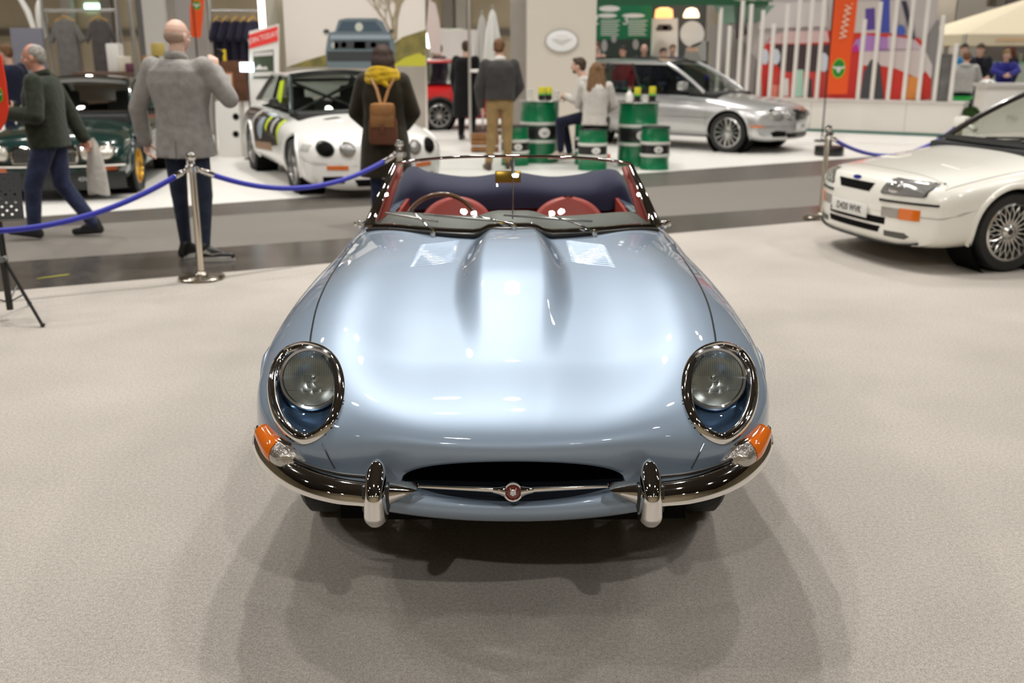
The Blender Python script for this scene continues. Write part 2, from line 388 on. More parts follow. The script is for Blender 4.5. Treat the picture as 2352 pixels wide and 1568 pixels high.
# lamp units
for sx in (-1, 1):
    fl = holeL & (CC[:, 0] * sx > 0)
    hl = thing('headlamp', '', ''); del hl['label']; del hl['category']; hl.parent = rd; hl.location = (0, 0, 0)
    mir = lambda p: (p[0] * sx, p[1], p[2])
    cv = part_from(fl, 'lamp_cover', LENS, hl)
    # chrome surround: flat band lying on the wing, proud of it
    b = MB(); nrm = []
    for p in RING:
        h = bvh_e.find_nearest(p); nrm.append(h[1] if h[1].dot(AX) > 0 else -h[1])
    n = len(RING)
    for _ in range(8): nrm = [(nrm[i - 1] + nrm[i] * 2 + nrm[(i + 1) % n]).normalized() for i in range(n)]
    prof = [(-.004, -.004), (-.005, .006), (.003, .013), (.011, .0135), (.013, .009), (.016, .009), (.022, .007), (.027, .001), (.027, -.004)]
    grid = []
    for i in range(n):
        T = (RING[(i + 1) % n] - RING[i - 1]).normalized(); N = nrm[i]; B = N.cross(T).normalized()
        if B.dot(RC - RING[i]) < 0: B = -B
        grid.append([mir(RING[i] + B * a + N * c_) for a, c_ in prof])
    b.grid(grid, closed_u=True, closed_v=True); b.build('chrome_surround', CHROME, hl)
    # bowl
    LCt = RC + Vector((-.012, .055, .010)) ; rows_ = []
    LA = Vector((.03, -.97, .22)).normalized(); lx = LA.cross(Vector((0, 0, 1))).normalized(); ly = lx.cross(LA)
    LCt = Vector((RC.x - .004, RC.y + .075, RC.z + .012))
    a0 = [math.atan2(*reversed(to2(p))) for p in RING]
    for k in range(9):
        t = k / 8; row = []
        for i, p in enumerate(RING):
            d = Vector((p - LCt)); ang_ = math.atan2(d.dot(ly), d.dot(lx)); q = LCt + (lx * math.cos(ang_) + ly * math.sin(ang_)) * .100 - LA * .02
            pp = p + (RC - p) * .05
            s_ = t * t * (3 - 2 * t); e = pp.lerp(q, t) - AX * (.05 * math.sin(math.pi * t)) + (pp - RC) * (.02 * math.sin(math.pi * t))
            row.append(mir(e - nrm[i] * .004))
        rows_.append(row)
    b = MB(); b.grid(rows_, closed_v=True); b.build('lamp_bowl', mat('bowl_blue', (.16, .26, .40), .25, .5, coat=.7), hl)
    # sealed beam: chrome rim, reflector, fluted lens
    C3 = Vector(mir(LCt)); A3 = Vector(mir(LA))
    b = MB(); b.lathe([(.078, -.03), (.097, -.025), (.099, .0), (.093, .008), (.086, .006), (.084, -.002)], C3, A3, 40); b.build('lamp_rim', mat('lamp_rim_steel', (.5, .5, .5), .15, 1), hl)
    b = MB(); b.lathe([(.085, -.003), (.07, -.03), (.045, -.055), (.012, -.065), (.0005, -.066)], C3, A3, 40); b.ball(C3 - A3 * .03, (.014, .014, .014)); b.build('reflector', mat('reflector_silver', (.8, .8, .79), .22, 1), hl)
    b = MB(); X3 = A3.cross(Vector((0, 0, 1))).normalized(); Y3 = X3.cross(A3)
    b.lathe([(.086 * math.sin(t), .004 + .018 * math.cos(t) ** 1) for t in np.linspace(math.pi / 2, .01, 12)], C3, A3, 40)
    b.build('lamp_lens', glass('lens_glass', (.92, .94, .92), .03, 1.0), hl)
    b = MB()
    for i in range(-12, 13):
        for z0, z1 in ((.010, .075),):
            x = i * .0064; zz = math.sqrt(max(0, .080**2 - x * x))
            if zz < z0 + .01: continue
            f_ = lambda x, z: C3 + X3 * x + Y3 * z + A3 * (.006 + .018 * math.sqrt(max(0, 1 - (x * x + z * z) / .086**2)))
            b.tube([f_(x, z0), f_(x, (z0 + min(zz, z1)) / 2), f_(x, min(zz, z1))], .0009, 6)
    b.tube([f_(-.074, -.035), f_(0, -.037), f_(.074, -.035)], .0009, 6); b.box(f_(0, 0), (.03, .004, .022))
    b.build('lens_flutes', glass('flute_glass', (.8, .82, .8), .05, 1.6), hl)
    # indicator lamp: amber wing, clear nose
    def bodypt(u, v):
        h = on_car(u, v); p = Vector(h[0]); return Vector((abs(p.x), p.y, p.z)), (Vector((abs(h[1].x), h[1].y, h[1].z)))
    ind = thing('indicator_lamp', '', ''); del ind['label']; del ind['category']; ind.parent = rd
    pin = Vector((.585, .108, .486)); pou = Vector((.728, .222, .532))
    def teardrop(t0, t1, grow, n=20, lift=0):
        rr = []
        for i in range(n + 1):
            t = t0 + (t1 - t0) * i / n; c_ = pin.lerp(pou, t) + Vector((.012, -.030, -.0)) * math.sin(math.pi * min(1, t)) + Vector((0, .03 * max(0, t - .6) , 0))
            h_ = .034 * min(1, (t + .03) * 3.2) ** .8 * (1 - .25 * max(0, t - .6) / .4) + grow; d_ = .030 * min(1, (t + .03) * 2.6) ** .7 + grow
            if t > .97: h_ *= .9
            out = Vector((.25, -.9, .1)).lerp(Vector((.85, -.45, .1)), t).normalized(); upv = Vector((-.25, .25, .9)).normalized()
            rr.append([mir(c_ + upv * (h_ * math.sin(a)) + out * (d_ * math.cos(a))) for a in np.linspace(0, 2 * math.pi, 18, endpoint=False)])
        return rr
    def loft(rr, name, m):
        b = MB(); b.grid(rr, closed_v=True); n_ = len(rr[0]); L = len(rr)
        b.f.append(tuple(range(n_))); b.f.append(tuple((L - 1) * n_ + i for i in range(n_))); b.mi += [0, 0]; return b.build(name, m, ind)
    loft(teardrop(.0, .50, 0), 'clear_lens', CLEARL); loft(teardrop(.51, 1.0, .001), 'amber_lens', AMBER)
    rr = teardrop(-.02, .52, .006); rr = [[tuple(Vector(p) - Vector(mir(Vector((.25, -.9, .1)))) * .012) for p in r] for r in rr]; loft(rr, 'lamp_base', CHROME)
    b = MB(); b.tube([mir(pin.lerp(pou, t) + Vector((-.008, .014, .033)) + Vector((0, .008, .002)) * t) for t in np.linspace(.05, .92, 10)], .006, 8); b.build('rubber_seal', BLACK, ind)
    # bumper half: blade curved round the corner, tapering to a point by the mouth
    pth = cmr([(.395, -.035, .452), (.48, -.015, .453), (.575, .035, .457), (.655, .105, .465), (.72, .195, .475), (.760, .29, .486), (.775, .38, .494)], 8)
    b = MB(); gr = []
    for i, p in enumerate(pth):
        t = i / (len(pth) - 1); hh = .027 * (1 + .12 * math.sin(math.pi * min(1, t * 1.3))) * (1 - .5 * max(0, t - .55) / .45); a = pth[max(0, i - 1)]; c_ = pth[min(len(pth) - 1, i + 1)]
        T = (Vector(c_) - Vector(a)).normalized(); out = Vector((T.y, -T.x, 0)).normalized()
        gr.append([mir(Vector(p) + out * dx_ + Vector((0, 0, dz_ * hh))) for dx_, dz_ in ((-.03, 1.0), (-.018, 1.02), (-.004, .82), (.009, .40), (.018, -.10), (.023, -.55), (.022, -.82), (.010, -.96), (-.03, -.90))])
    b.grid(gr, closed_v=True); b.f.append(tuple(range(9))); b.f.append(tuple((len(gr) - 1) * 9 + i for i in range(9))); b.mi += [0, 0]
    # inner triangular tip
    gr = []
    for t in np.linspace(0, 1, 12):
        p = Vector((.352, -.035, .448)).lerp(Vector((.262, -.002, .457)), t) ; hh = .030 * (1 - t) ** .8 + .003
        gr.append([mir(p + Vector((0, -dx_, dz_ * hh))) for dx_, dz_ in ((-.03, 1.0), (-.012, 1.02), (.004, .8), (.014, .3), (.016, -.1), (.012, -.6), (.004, -.93), (-.012, -1.0), (-.03, -1.0))])
    b.grid(gr, closed_v=True); b.f.append(tuple(len(b.v) - 12 * 9 + i for i in range(9))); b.mi.append(0)
    b.build('bumper', CHROME, rd)
    b = MB(); b.tube([mir(Vector(p) + Vector((-.0, .035, .038))) for p in pth[:-6]], .006, 8); b.build('bumper_seal', BLACK, rd)
    # overrider: tall rounded chrome horn
    gr = []
    for i in range(45):
        t = (1 - math.cos(math.pi * i / 44)) / 2; t = .5 * t + .5 * (1 - (1 - t) ** 1.5); zz = .380 + (.537 - .380) * t; w_ = .033 * (1 - .22 * t) * (1 - max(0, (t - .74) / .26) ** 2.6) ** .5 * (1 - max(0, (.10 - t) / .10) ** 2.2 * .30) + .001; dp = .052 * (1 - max(0, (t - .45) / .55) ** 2 * .75); yo = -.005 + .055 * max(0, (t - .5) / .5) ** 1.6 + .015 * max(0, .15 - t) / .15
        gr.append([mir((.370 + w_ * math.copysign(abs(math.sin(a)) ** .8, math.sin(a)), -.04 + yo - dp * math.cos(a) * (1 if math.cos(a) > 0 else .6), zz)) for a in np.linspace(0, 2 * math.pi, 24, endpoint=False)])
    b = MB(); b.grid(gr, closed_v=True); b.f += [tuple(range(24)), tuple(44 * 24 + i for i in range(24))]; b.mi += [0, 0]; b.build('overrider', CHROME, rd)
    for gx in (.401, .339):
        b = MB(); b.box(mir((gx, -.035, .447)), (.010, .035, .076), bev=.004); b.build('overrider_gasket', BLACK, rd)
    # wheels
    for wy in (.87, 3.31):
        c3 = (.640 * sx, wy, .325)
        w_ = MB(); w_.lathe([(.20, -.07), (.26, -.088), (.305, -.085), (.323, -.068), (.326, 0), (.323, .068), (.305, .085), (.26, .088), (.20, .07)], c3, (sx, 0, 0), 48)
        ty = w_.build('tyre', RUBBER, rd)
        w_ = MB(); w_.lathe([(.20, -.07), (.195, -.05), (.17, .0), (.19, .05), (.205, .072), (.21, .066)], c3, (sx, 0, 0), 48)
        for k in range(36):
            a = 2 * math.pi * k / 36; w_.tube([(c3[0] + sx * .05, c3[1] + .03 * math.cos(a), c3[2] + .03 * math.sin(a)), (c3[0] + sx * (.02 if k % 2 else .05), c3[1] + .19 * math.cos(a + .3 * (-1)**k), c3[2] + .19 * math.sin(a + .3 * (-1)**k))], .0025, 5)
        w_.lathe([(.001, .09), (.03, .085), (.035, .03), (.04, .02)], c3, (sx, 0, 0), 24); w_.build('wire_rim', CHROME, ty)
    # long chrome bead along the joint of wing and centre panel
    pts = []
    for u, v in [(709, 792), (712, 765), (722, 715), (736, 675), (755, 638), (778, 602), (805, 565), (826, 542)]:
        h = on_car(u + 3, v)
        if h[0] is not None: pts.append(mir(Vector((abs(h[0].x), h[0].y, h[0].z + .0005))))
    b = MB(); b.tube(cmr(pts, 5), .0032, 6); b.build('wing_bead', mat('bead_dark', (.10, .11, .12), .2, .6), rd)
    pts = []
    for u, v in [(737, 1018), (750, 1045), (766, 1075)]:
        h = on_car(u + 3, v)
        if h[0] is not None: pts.append(mir(Vector((abs(h[0].x), h[0].y - .001, h[0].z))))
    b = MB(); b.tube(cmr(pts, 5), .0022, 6); b.build('nose_bead', mat('bead_dark', (.10, .11, .12), .2, .6), rd)
    # louvres
    quad = [(964, 562), (1060, 551), (1048, 600), (938, 615)]
    Q = [Vector(on_car(*q)[0]) for q in quad]; Q = [Vector((abs(q.x), q.y, q.z)) for q in Q]
    b = MB(); nl = 13
    for k in range(nl):
        t = (k + .5) / nl; a = Q[0].lerp(Q[3], t); c_ = Q[1].lerp(Q[2], t); gr = []
        for s_ in np.linspace(0, 1, 14):
            p = a.lerp(c_, s_); h = bvh_e.ray_cast(p + Vector((0, 0, .3)), Vector((0, 0, -1))); p = h[0]; e = min(1, min(s_, 1 - s_) * 14) ** .5; wd = .0095
            gr.append([mir((p.x, p.y + dy_ * wd, p.z + dz_ * .014 * e - .001)) for dy_, dz_ in ((-.60, 0), (-.55, .06), (.0, .21), (.42, .32), (.46, .30), (.47, 0))])
        b.grid(gr)
    b.build('louvres', PAINT, rd)
# mouth: dark duct, badge bar
b = MB(); gr = []
for k in range(8):
    t = k / 7; L = M0.copy(); full = np.concatenate([L, (L * [-1, 1, 1])[::-1][1:-1]]); full = full.copy()
    full[:, 1] += .028 + .30 * t; full[:, 0] *= (.985 - .1 * t); full[:, 2] = .445 + (full[:, 2] - .447) * (.96 - .0 * t)
    gr.append(full)
b.grid(gr, closed_v=True); o_ = len(gr[0]); b.f.append(tuple(7 * o_ + i for i in range(o_))); b.mi.append(0)
b.build('air_intake', mat('duct_dark', (.012, .016, .024), .6), rd)
b = MB()
b.tube([(-.275, .015, .456), (-.03, -.012, .4575)], [.0035, .0085], 12, flat=(1, .8)); b.tube([(.275, .015, .456), (.03, -.012, .4575)], [.0035, .0085], 12, flat=(1, .8))
b.tube([(-.055, -.012, .4575), (-.035, -.013, .4565), (-.02, -.014, .4555)], [.008, .012, .018], 12); b.tube([(.055, -.012, .4575), (.035, -.013, .4565), (.02, -.014, .4555)], [.008, .012, .018], 12)
b.lathe([(.0285, -.012), (.0285, .004), (.026, .009), (.022, .009), (.0205, .006), (.0205, .002)], (0, -.016, .4545), (0, -1, .15), 32)
bar = b.build('grille_bar', CHROME, rd)
b = MB(); b.lathe([(.0208, .003), (.012, .0055), (.0005, .006)], (0, -.016, .4545), (0, -1, .15), 32); bdg = b.build('badge', mat('badge_red', (.16, .008, .01), .15, coat=1), bar)
b = MB(); q0 = Vector((0, -.0225, .4545))
b.ball(q0, (.0085, .003, .0095), 12); b.ball(q0 + Vector((0, -.0015, -.006)), (.0055, .003, .005), 10); b.ball(q0 + Vector((0, -.002, -.001)), (.0022, .003, .006), 8)
for sx in (-1, 1): b.cap(q0 + Vector((sx * .005, 0, .006)), q0 + Vector((sx * .008, 0, .0125)), .003, .0012, 8); b.ball(q0 + Vector((sx * .006, -.001, -.003)), (.003, .0025, .004), 8)
b.build('cat_head_emblem', mat('emblem_silver', (.8, .8, .8), .25, .9), bdg)
# windscreen: base curve, pillars, header
NB_ = 41
def wbase(s): x = .672 * s; return Vector((x, 1.742 + .36 * abs(s) ** 2.0, .862 - .03 * s * s))
def wtop(s): x = .572 * s; return Vector((x, 2.235 + .16 * abs(s) ** 2.2, 1.125 - .050 * abs(s) ** 2.5))
S_ = np.linspace(-1, 1, NB_)
def seat_on(p):
    h = bvh_e.ray_cast(Vector((p.x, p.y, 1.3)), Vector((0, 0, -1))); return Vector((p.x, p.y, h[0].z if h[0] else p.z))
BASE = [seat_on(wbase(s)) for s in S_]
zs_ = np.array([p.z for p in BASE]); 
for i, p in enumerate(BASE): p.z = max(p.z + .006, .5 * p.z + .5 * (.872 - .045 * S_[i] ** 2))
TOP = [wtop(s) for s in S_]
b = MB(); gr = []
for k in np.linspace(0, 1, 10):
    gr.append([a.lerp(t_, k) + Vector((0, -.035 * math.sin(math.pi * k), 0)) for a, t_ in zip(BASE, TOP)])
b.grid([[tuple(p) for p in r] for r in gr]); ws = b.build('windscreen', PANE, rd)
b = MB(); b.tube([tuple(p + Vector((0, .004, .006))) for p in TOP], .0085, 12, flat=(.8, 1.5))
for sx in (0, -1):
    a, t_ = BASE[sx], TOP[sx]; sg = -1 if sx == 0 else 1
    pil = [a.lerp(t_, k) + Vector((0, -.035 * math.sin(math.pi * k), 0)) for k in np.linspace(0, 1, 12)]
    b.tube([tuple(p) for p in pil], [.022 - .011 * k for k in np.linspace(0, 1, 12)], 10, flat=(.8, 1.2), up=(0, -.6, .8))
b.tube([tuple(p + Vector((0, -.006, .004))) for p in BASE], .014, 8, flat=(1, 1.2))
b.build('windscreen_frame', CHROME, rd)
b = MB(); b.tube([tuple(p + Vector((0, -.026, -.008))) for p in BASE], .011, 8); b.build('windscreen_seal', BLACK, rd)
for i0 in (0, -1):
    a, t_ = BASE[i0], TOP[i0]; sg = -1 if i0 == 0 else 1; b = MB()
    b.tube([tuple(a.lerp(t_, k) + Vector((-sg * .040 + sg * .012 * k, .060 - .035 * math.sin(math.pi * k), 0.0))) for k in np.linspace(.0, .93, 10)], [.030 - .014 * k for k in np.linspace(0, 1, 10)], 10, flat=(.7, 1.0), up=(0, -.6, .8)); b.build('pillar_trim', RED, rd)
    b = MB(); c_ = a + Vector((sg * .03, .03, .01)); b.ball(c_, (.022, .03, .022)); b.cap(c_, c_ + Vector((sg * .025, .0, .005)), .012, .016); b.build('pillar_hinge', CHROME, rd)
# wipers
def surf(x, y, dz=0): h = bvh_e.ray_cast(Vector((x, y, 1.3)), Vector((0, 0, -1))); return Vector((x, y, h[0].z + dz))
for px_, bx0, bx1 in ((-.345, -.585, -.33), (.005, -.40, .0), (.355, -.04, .35)):
    i_p = surf(px_, float(scuttle_y(px_)) - .05, .006)
    b = MB(); b.lathe([(.013, -.01), (.013, .012), (.008, .022), (.0005, .024)], i_p, (0, -.2, 1), 14)
    mid = Vector(((bx0 + bx1) / 2, float(scuttle_y((bx0 + bx1) / 2)) + .03, .925))
    b.tube([i_p + Vector((0, 0, .016)), i_p.lerp(mid, .5) + Vector((0, -.012, .012)), mid], [.008, .005, .0035], 8, flat=(.6, 1.2))
    wp = b.build('wiper', CHROME, rd)
    b = MB(); bl = []
    for s_ in np.linspace(0, 1, 9):
        x = bx0 + (bx1 - bx0) * s_; q = abs(x) / .672; y0 = 1.742 + .36 * q ** 2 ; zb_ = .872 - .045 * q * q; k = .10 + .10 * (1 - s_)
        bl.append(Vector((x, y0 + .493 * k - .02 - .03 * math.sin(math.pi * k), zb_ + .253 * k)))
    b.tube(bl, .005, 6); b.build('wiper_blade', mat('wiper_steel', (.35, .35, .33), .2, 1), wp)
# mirror on its rod
b = MB(); b.tube([(0, 2.215, 1.118), (0, 2.0, 1.0), (0, 1.80, .885)], .0028, 8); b.tube([(0, 2.225, 1.118), (0, 2.228, 1.085), (0, 2.23, 1.055)], [.012, .009, .007], 8); b.ball((0, 2.22, 1.055), .011); b.build('mirror_rod', CHROME, rd)
b = MB(); b.box((-.022, 2.235, 1.035), (.122, .02, .056), bev=.008, rx=-.2); mr = b.build('rear_view_mirror', mat('mirror_brass', (.34, .20, .03), .25, .8), rd)
# dashboard top, cockpit tub, seats, wheel
b = MB(); gr = []
for s in np.linspace(-1, 1, 25):
    p = BASE[int(round((s + 1) / 2 * (NB_ - 1)))]
    gr.append([tuple(Vector((p.x * .97, p.y + dy_, p.z + dz_))) for dy_, dz_ in ((.0, -.01), (.05, .012), (.14, .035), (.20, .040), (.235, .02), (.24, -.06), (.24, -.14))])
b.grid(gr); b.build('dashboard', mat('dash_grey', (.14, .14, .125), .55), rd)
b = MB(); b.box((-.605, 2.8, .58), (.02, 1.5, .42)); b.box((.605, 2.8, .58), (.02, 1.5, .42)); b.box((0, 2.8, .50), (.2, 1.4, .16), bev=.03); b.box((0, 3.56, .62), (1.2, .03, .4)); b.build('cockpit_trim', RED, rd)
b = MB(); b.box((0, 2.8, .42), (1.20, 1.55, .02)); b.build('cockpit_carpet', mat('dark_carpet', (.02, .012, .012), .95), rd)
for sx in (-1, 1):
    b = MB(); gr = []
    for k in 1 - np.linspace(1, 0, 26) ** 1.8:
        zz = .43 + k * .385; w_ = .215 * (1 - max(0, (k - .42) / .58) ** 2.6) ** .5 + .002
        gr.append([(sx * .315 + w_ * math.copysign(abs(math.cos(a)) ** .7, math.cos(a)), 2.98 + .16 * k + .055 * math.sin(a) * (1 - .3 * k), zz) for a in np.linspace(0, 2 * math.pi, 24, endpoint=False)])
    b.grid(gr, closed_v=True); b.f.append(tuple(25 * 24 + i for i in range(24))); b.mi.append(0); st = b.build('seat', RED, rd)
    b = MB(); b.box((sx * .315, 2.78, .47), (.42, .46, .12), bev=.04); b.build('seat_cushion', RED, st)
b = MB(); C3 = Vector((-.36, 2.50, .725)); ax = Vector((0, -.93, .36)); q = Vector((0, 0, 1)).rotation_difference(ax.normalized())
b.tube([C3 + q @ Vector((.195 * math.cos(a), .195 * math.sin(a), 0)) for a in np.linspace(0, 2 * math.pi, 48, endpoint=False)], .012, 10, closed=True); sw = b.build('steering_wheel', WOOD, rd)
b = MB()
for a in (math.pi / 2 + math.pi, .2, math.pi - .2): b.tube([C3, C3 + q @ Vector((.19 * math.cos(a), .19 * math.sin(a), 0))], .008, 6, flat=(.5, 1.5))
b.lathe([(.0005, .02), (.03, .015), (.035, -.01), (.02, -.1)], C3, ax, 20); b.build('wheel_spokes', ALU, sw)
b = MB(); n = 12
for i in range(20):
    a = math.pi * (.1 + .8 * i / 19); b.ball(C3 + q @ Vector((.195 * math.cos(a), -.195 * math.sin(a), -.012)), .004, 6)
b.build('rim_rivets', ALU, sw)
# folded hood under its cloth cover
b = MB(); gr = []
for s in np.linspace(-1, 1, 61):
    x = .745 * s; hump = .042 * math.exp(-((abs(s) - .80) / .14) ** 2) + .012 * math.cos(s * 9) * (1 - abs(s)); fall = max(0, abs(s) - .86) / .14; row = []
    for k in np.linspace(0, 1, 20):
        a = math.pi * k; zz = .72 - .12 * fall ** 1.5 + (.165 + hump) * (math.sin(a) ** .55) * (1 - .55 * fall ** 1.5); yy = 3.58 - .26 * math.cos(a) - .10 * s * s + .06 * fall
        wr = (.016 * math.sin(17 * s + 6 * k) + .010 * math.sin(31 * s - 9 * k)) * math.exp(-((abs(s) - .84) / .17) ** 2) + .006 * math.sin(9 * s + 3 * k)
        row.append((x, yy + wr, zz + wr * .6))
    gr.append(row)
b.grid(gr); hc = b.build('hood_cover', NAVY, rd, smooth=80)
applied(hc, [('SUBSURF', dict(levels=1))])
# wheel arches: rolled edge and black liner
for wy in (.87, 3.31):
    for sx in (-1, 1):
        pts = []
        for a in np.linspace(-.2, math.pi + .2, 30):
            y_, z_ = wy + .355 * math.cos(a), min(.33 + .355 * math.sin(a), .62 if wy < 2 else .60)
            h = bvh_e.ray_cast(Vector((sx * 2, y_, z_)), Vector((-sx, 0, 0)))
            if h[0]: pts.append((h[0].x, y_, z_))
        b = MB(); b.tube(pts, .013, 8); b.build('arch_edge', PAINT, rd)
        b = MB(); b.grid([[(sx * xx, p[1] + (p[1] - wy) * .03, p[2] + .01) for xx in (.42, .74)] for p in pts]); b.build('arch_liner', MATT, rd)
# underside
b = MB(); b.box((0, 2.1, .20), (1.1, 3.4, .06)); b.box((0, .62, .255), (.8, .7, .05)); b.tube([(-.6, .87, .28), (.6, .87, .28)], .03, 8); b.build('chassis', MATT, rd)
# ================================================================== the other cars
class Car:
    """a body lofted from curves along its length; y runs from the nose back, +x to the car's left as it faces you"""
    def __init__(s, root, paint, L, w, zm, zb, zc, n=4.0, nb=4.0, sweep=.16, tail=.12, wheels=(), R=.31, W=.80, cabin=None, crown=.02, arch=.05, sweep_len=.9):
        s.root, s.paint = root, paint
        nt, nbm = 300, 200; rows = []
        ys = np.concatenate([np.linspace(0, .12, 8), np.linspace(.14, L - .14, int(L / .035)), np.linspace(L - .12, L, 8)])
        for y in ys:
            ww, m, b_, c_ = (float(f(y)) for f in (w, zm, zb, zc))
            th = np.concatenate([np.arcsin(np.linspace(0, .93, 120) ** (n / 2)), math.pi / 2 - (math.pi / 2 - math.asin(.93 ** (n / 2))) * np.linspace(1, 0, nt - 119)[1:] ** 2])
            x = ww * np.sin(th) ** (2 / n); z = m + (c_ - m) * np.clip(np.cos(th), 0, 1) ** (2 / n) + crown * (1 - (x / ww) ** 2) - crown
            tb = (np.linspace(0, 1, nbm + 1)[1:] ** 2.5) * math.pi / 2
            xb = ww * np.clip(np.cos(tb), 0, 1) ** (2 / nb); zl = m - (m - b_) * np.sin(tb) ** (2 / nb)
            X = np.concatenate([x, xb]); Z = np.concatenate([z, zl])
            sl = np.concatenate([[0], np.cumsum(np.hypot(np.diff(X), np.diff(Z)))]); tt = np.linspace(0, sl[-1], 84); X = np.interp(tt, sl, X); Z = np.interp(tt, sl, Z); X[-1] = 0
            sw = sweep * max(0, 1 - y / sweep_len) ** 1.5 * (X / ww) ** 2.6 - tail * max(0, 1 - (L - y) / .8) ** 1.5 * (X / ww) ** 2.6
            rows.append(np.stack([X, y + sw, Z], 1))
        f0, f1 = rows[0], rows[-1]
        def caps(R0, s_):
            out = []
            for k in (.04, .2, .4, .6, .8, .95):
                c_ = R0.copy(); zmid = .5 * (R0[:, 2].max() + R0[:, 2].min()); c_[:, 2] = zmid + (R0[:, 2] - zmid) * k; c_[:, 0] = R0[:, 0] * k
                c_[:, 1] = R0[:, 1].min() + (R0[:, 1] - R0[:, 1].min()) * k ** 2.6 if s_ < 0 else R0[:, 1].max() + (R0[:, 1] - R0[:, 1].max()) * k ** 2.6
                c_[:, 1] += s_ * .035 * (1 - k ** 6); out.append(c_)
            return out
        rows = caps(f0, -1) + rows + caps(f1, 1)[::-1]
        H = np.array(rows); P = np.concatenate([H, (H * [-1, 1, 1])[:, ::-1][:, 1:-1]], 1)
        V, F, C = mesh_from_grid(P, lambda C: np.ones(len(C), bool)); s.bvh = BVHTree.FromPolygons([tuple(p) for p in V], F)
        gone = np.zeros(len(C), bool)
        for wy in wheels: gone |= ((C[:, 1] - wy) ** 2 + (C[:, 2] - R) ** 2 < (R + arch) ** 2) & (np.abs(C[:, 0]) > W - .34) & (C[:, 2] < 2 * R + arch + .02)
        if cabin: 
            x0, y0, y1 = cabin; gone |= (C[:, 2] > .62) & (np.abs(C[:, 0]) < x0) & (C[:, 1] > y0) & (C[:, 1] < y1)
        v, f = sub(V, [F[i] for i in np.nonzero(~gone)[0]]); b = MB(); b.add(v, f); s.body = b.build('body', paint, root, smooth=38)
        s.wheels, s.R, s.W, s.arch = wheels, R, W, arch
        for wy in wheels:
            for sx in (-1, 1):
                b = MB(); b.lathe([(R + arch + .012, -.28), (R + arch + .012, .015)], (sx * (W - .03), wy, R), (sx, 0, 0), 40); b.lathe([(.001, -.28), (R + arch + .02, -.28)], (sx * (W - .03), wy, R), (sx, 0, 0), 40); b.build('wheel_arch', MATT, root)
        b = MB(); b.box((0, L / 2, float(zb(L / 2)) + .1), (W * 1.2, L * .8, .12)); b.build('underbody', MATT, root)
    def lip(s, m=None, r=.02, out=.0, a0=-.25):
        for wy in s.wheels:
            for sx in (-1, 1):
                pts = []
                for a in np.linspace(a0, math.pi - a0, 26):
                    y, z = wy + (s.R + s.arch + .004) * math.cos(a), s.R + (s.R + s.arch + .004) * math.sin(a)
                    h = s.bvh.ray_cast(Vector((sx * 3, y, max(z, .24))), Vector((-sx, 0, 0)))
                    pts.append((h[0].x + sx * out if h[0] else sx * (s.W + .03), y, z))
                b = MB(); b.tube(pts, r, 8); b.build('arch_lip', m or s.paint, s.root)
    def hit(s, axis, p, q):
        o, d = {'front': (Vector((p, -4, q)), Vector((0, 1, 0))), 'rear': (Vector((p, 14, q)), Vector((0, -1, 0))), 'left': (Vector((-4, p, q)), Vector((1, 0, 0))), 'right': (Vector((4, p, q)), Vector((-1, 0, 0))), 'top': (Vector((p, q, 4)), Vector((0, 0, -1)))}[axis]
        h = s.bvh.ray_cast(o, d)
        if h[0] is None: h = s.bvh.find_nearest(o + d * 4)
        return h[0], d
    def decal(s, name, out, m, axis='front', off=.006, parent=None, rings=6, dome=0.0, mb=None, sink=.02):
        """a shape of its own laid on the body, following its curve; out = star-shaped outline"""
        O = np.array(out, float); n = len(O)
        if n < 10:
            O = np.concatenate([[O[i] * (1 - t) + O[(i + 1) % n] * t for t in np.linspace(0, 1, 9)[:-1]] for i in range(n)])
        c_ = O.mean(0); b = mb or MB(); rows = []
        for k in [1.0] + list(np.linspace(1, 0.02, rings)):
            row = []
            for p in O:
                q = c_ + (p - c_) * k; h, d = s.hit(axis, q[0], q[1]); e = off + dome * (1 - k * k) if rows else -sink
                row.append(tuple(h - d * e))
            rows.append(row)
        b.grid(rows, closed_v=True)
        return b if mb else b.build(name, m, parent or s.root, smooth=50)
    def line(s, name, pts, m, r=.003, axis='side', parent=None):
        P = []
        for p in pts:
            h, d = s.hit(axis, *p); P.append(tuple(h))
        b = MB(); b.tube(P, r, 6); return b.build(name, m, parent or s.root)
    def greenhouse(s, A0, A1, C1, C0, glassm, roofm=None, bow=.10, rbow=.06, pill=.028, by=None, pillar_m=None, cp=.25, roof_crown=.05, blackp=None):
        roofm = roofm or s.paint; pm = pillar_m or roofm
        def patch(c00, c10, c01, c11, bul, nu=14, nv=10):
            rows = []
            for u in np.linspace(0, 1, nu):
                a = Vector(c00).lerp(Vector(c10), u); b_ = Vector(c01).lerp(Vector(c11), u)
                rows.append([tuple(a.lerp(b_, v) + Vector(bul[0]) * (4 * u * (1 - u)) + Vector(bul[1]) * (4 * v * (1 - v))) for v in np.linspace(0, 1, nv)])
            return rows
        mr = lambda p: (-p[0], p[1], p[2])
        b = MB(); b.grid(patch(mr(A0), A0, mr(A1), A1, ((0, -bow, .01), (0, -.02, .02)))); s.screen = b.build('windscreen', glassm, s.root)
        b = MB(); b.grid(patch(mr(C0), C0, mr(C1), C1, ((0, rbow, .01), (0, .02, .02)))); b.build('rear_window', glassm, s.root)
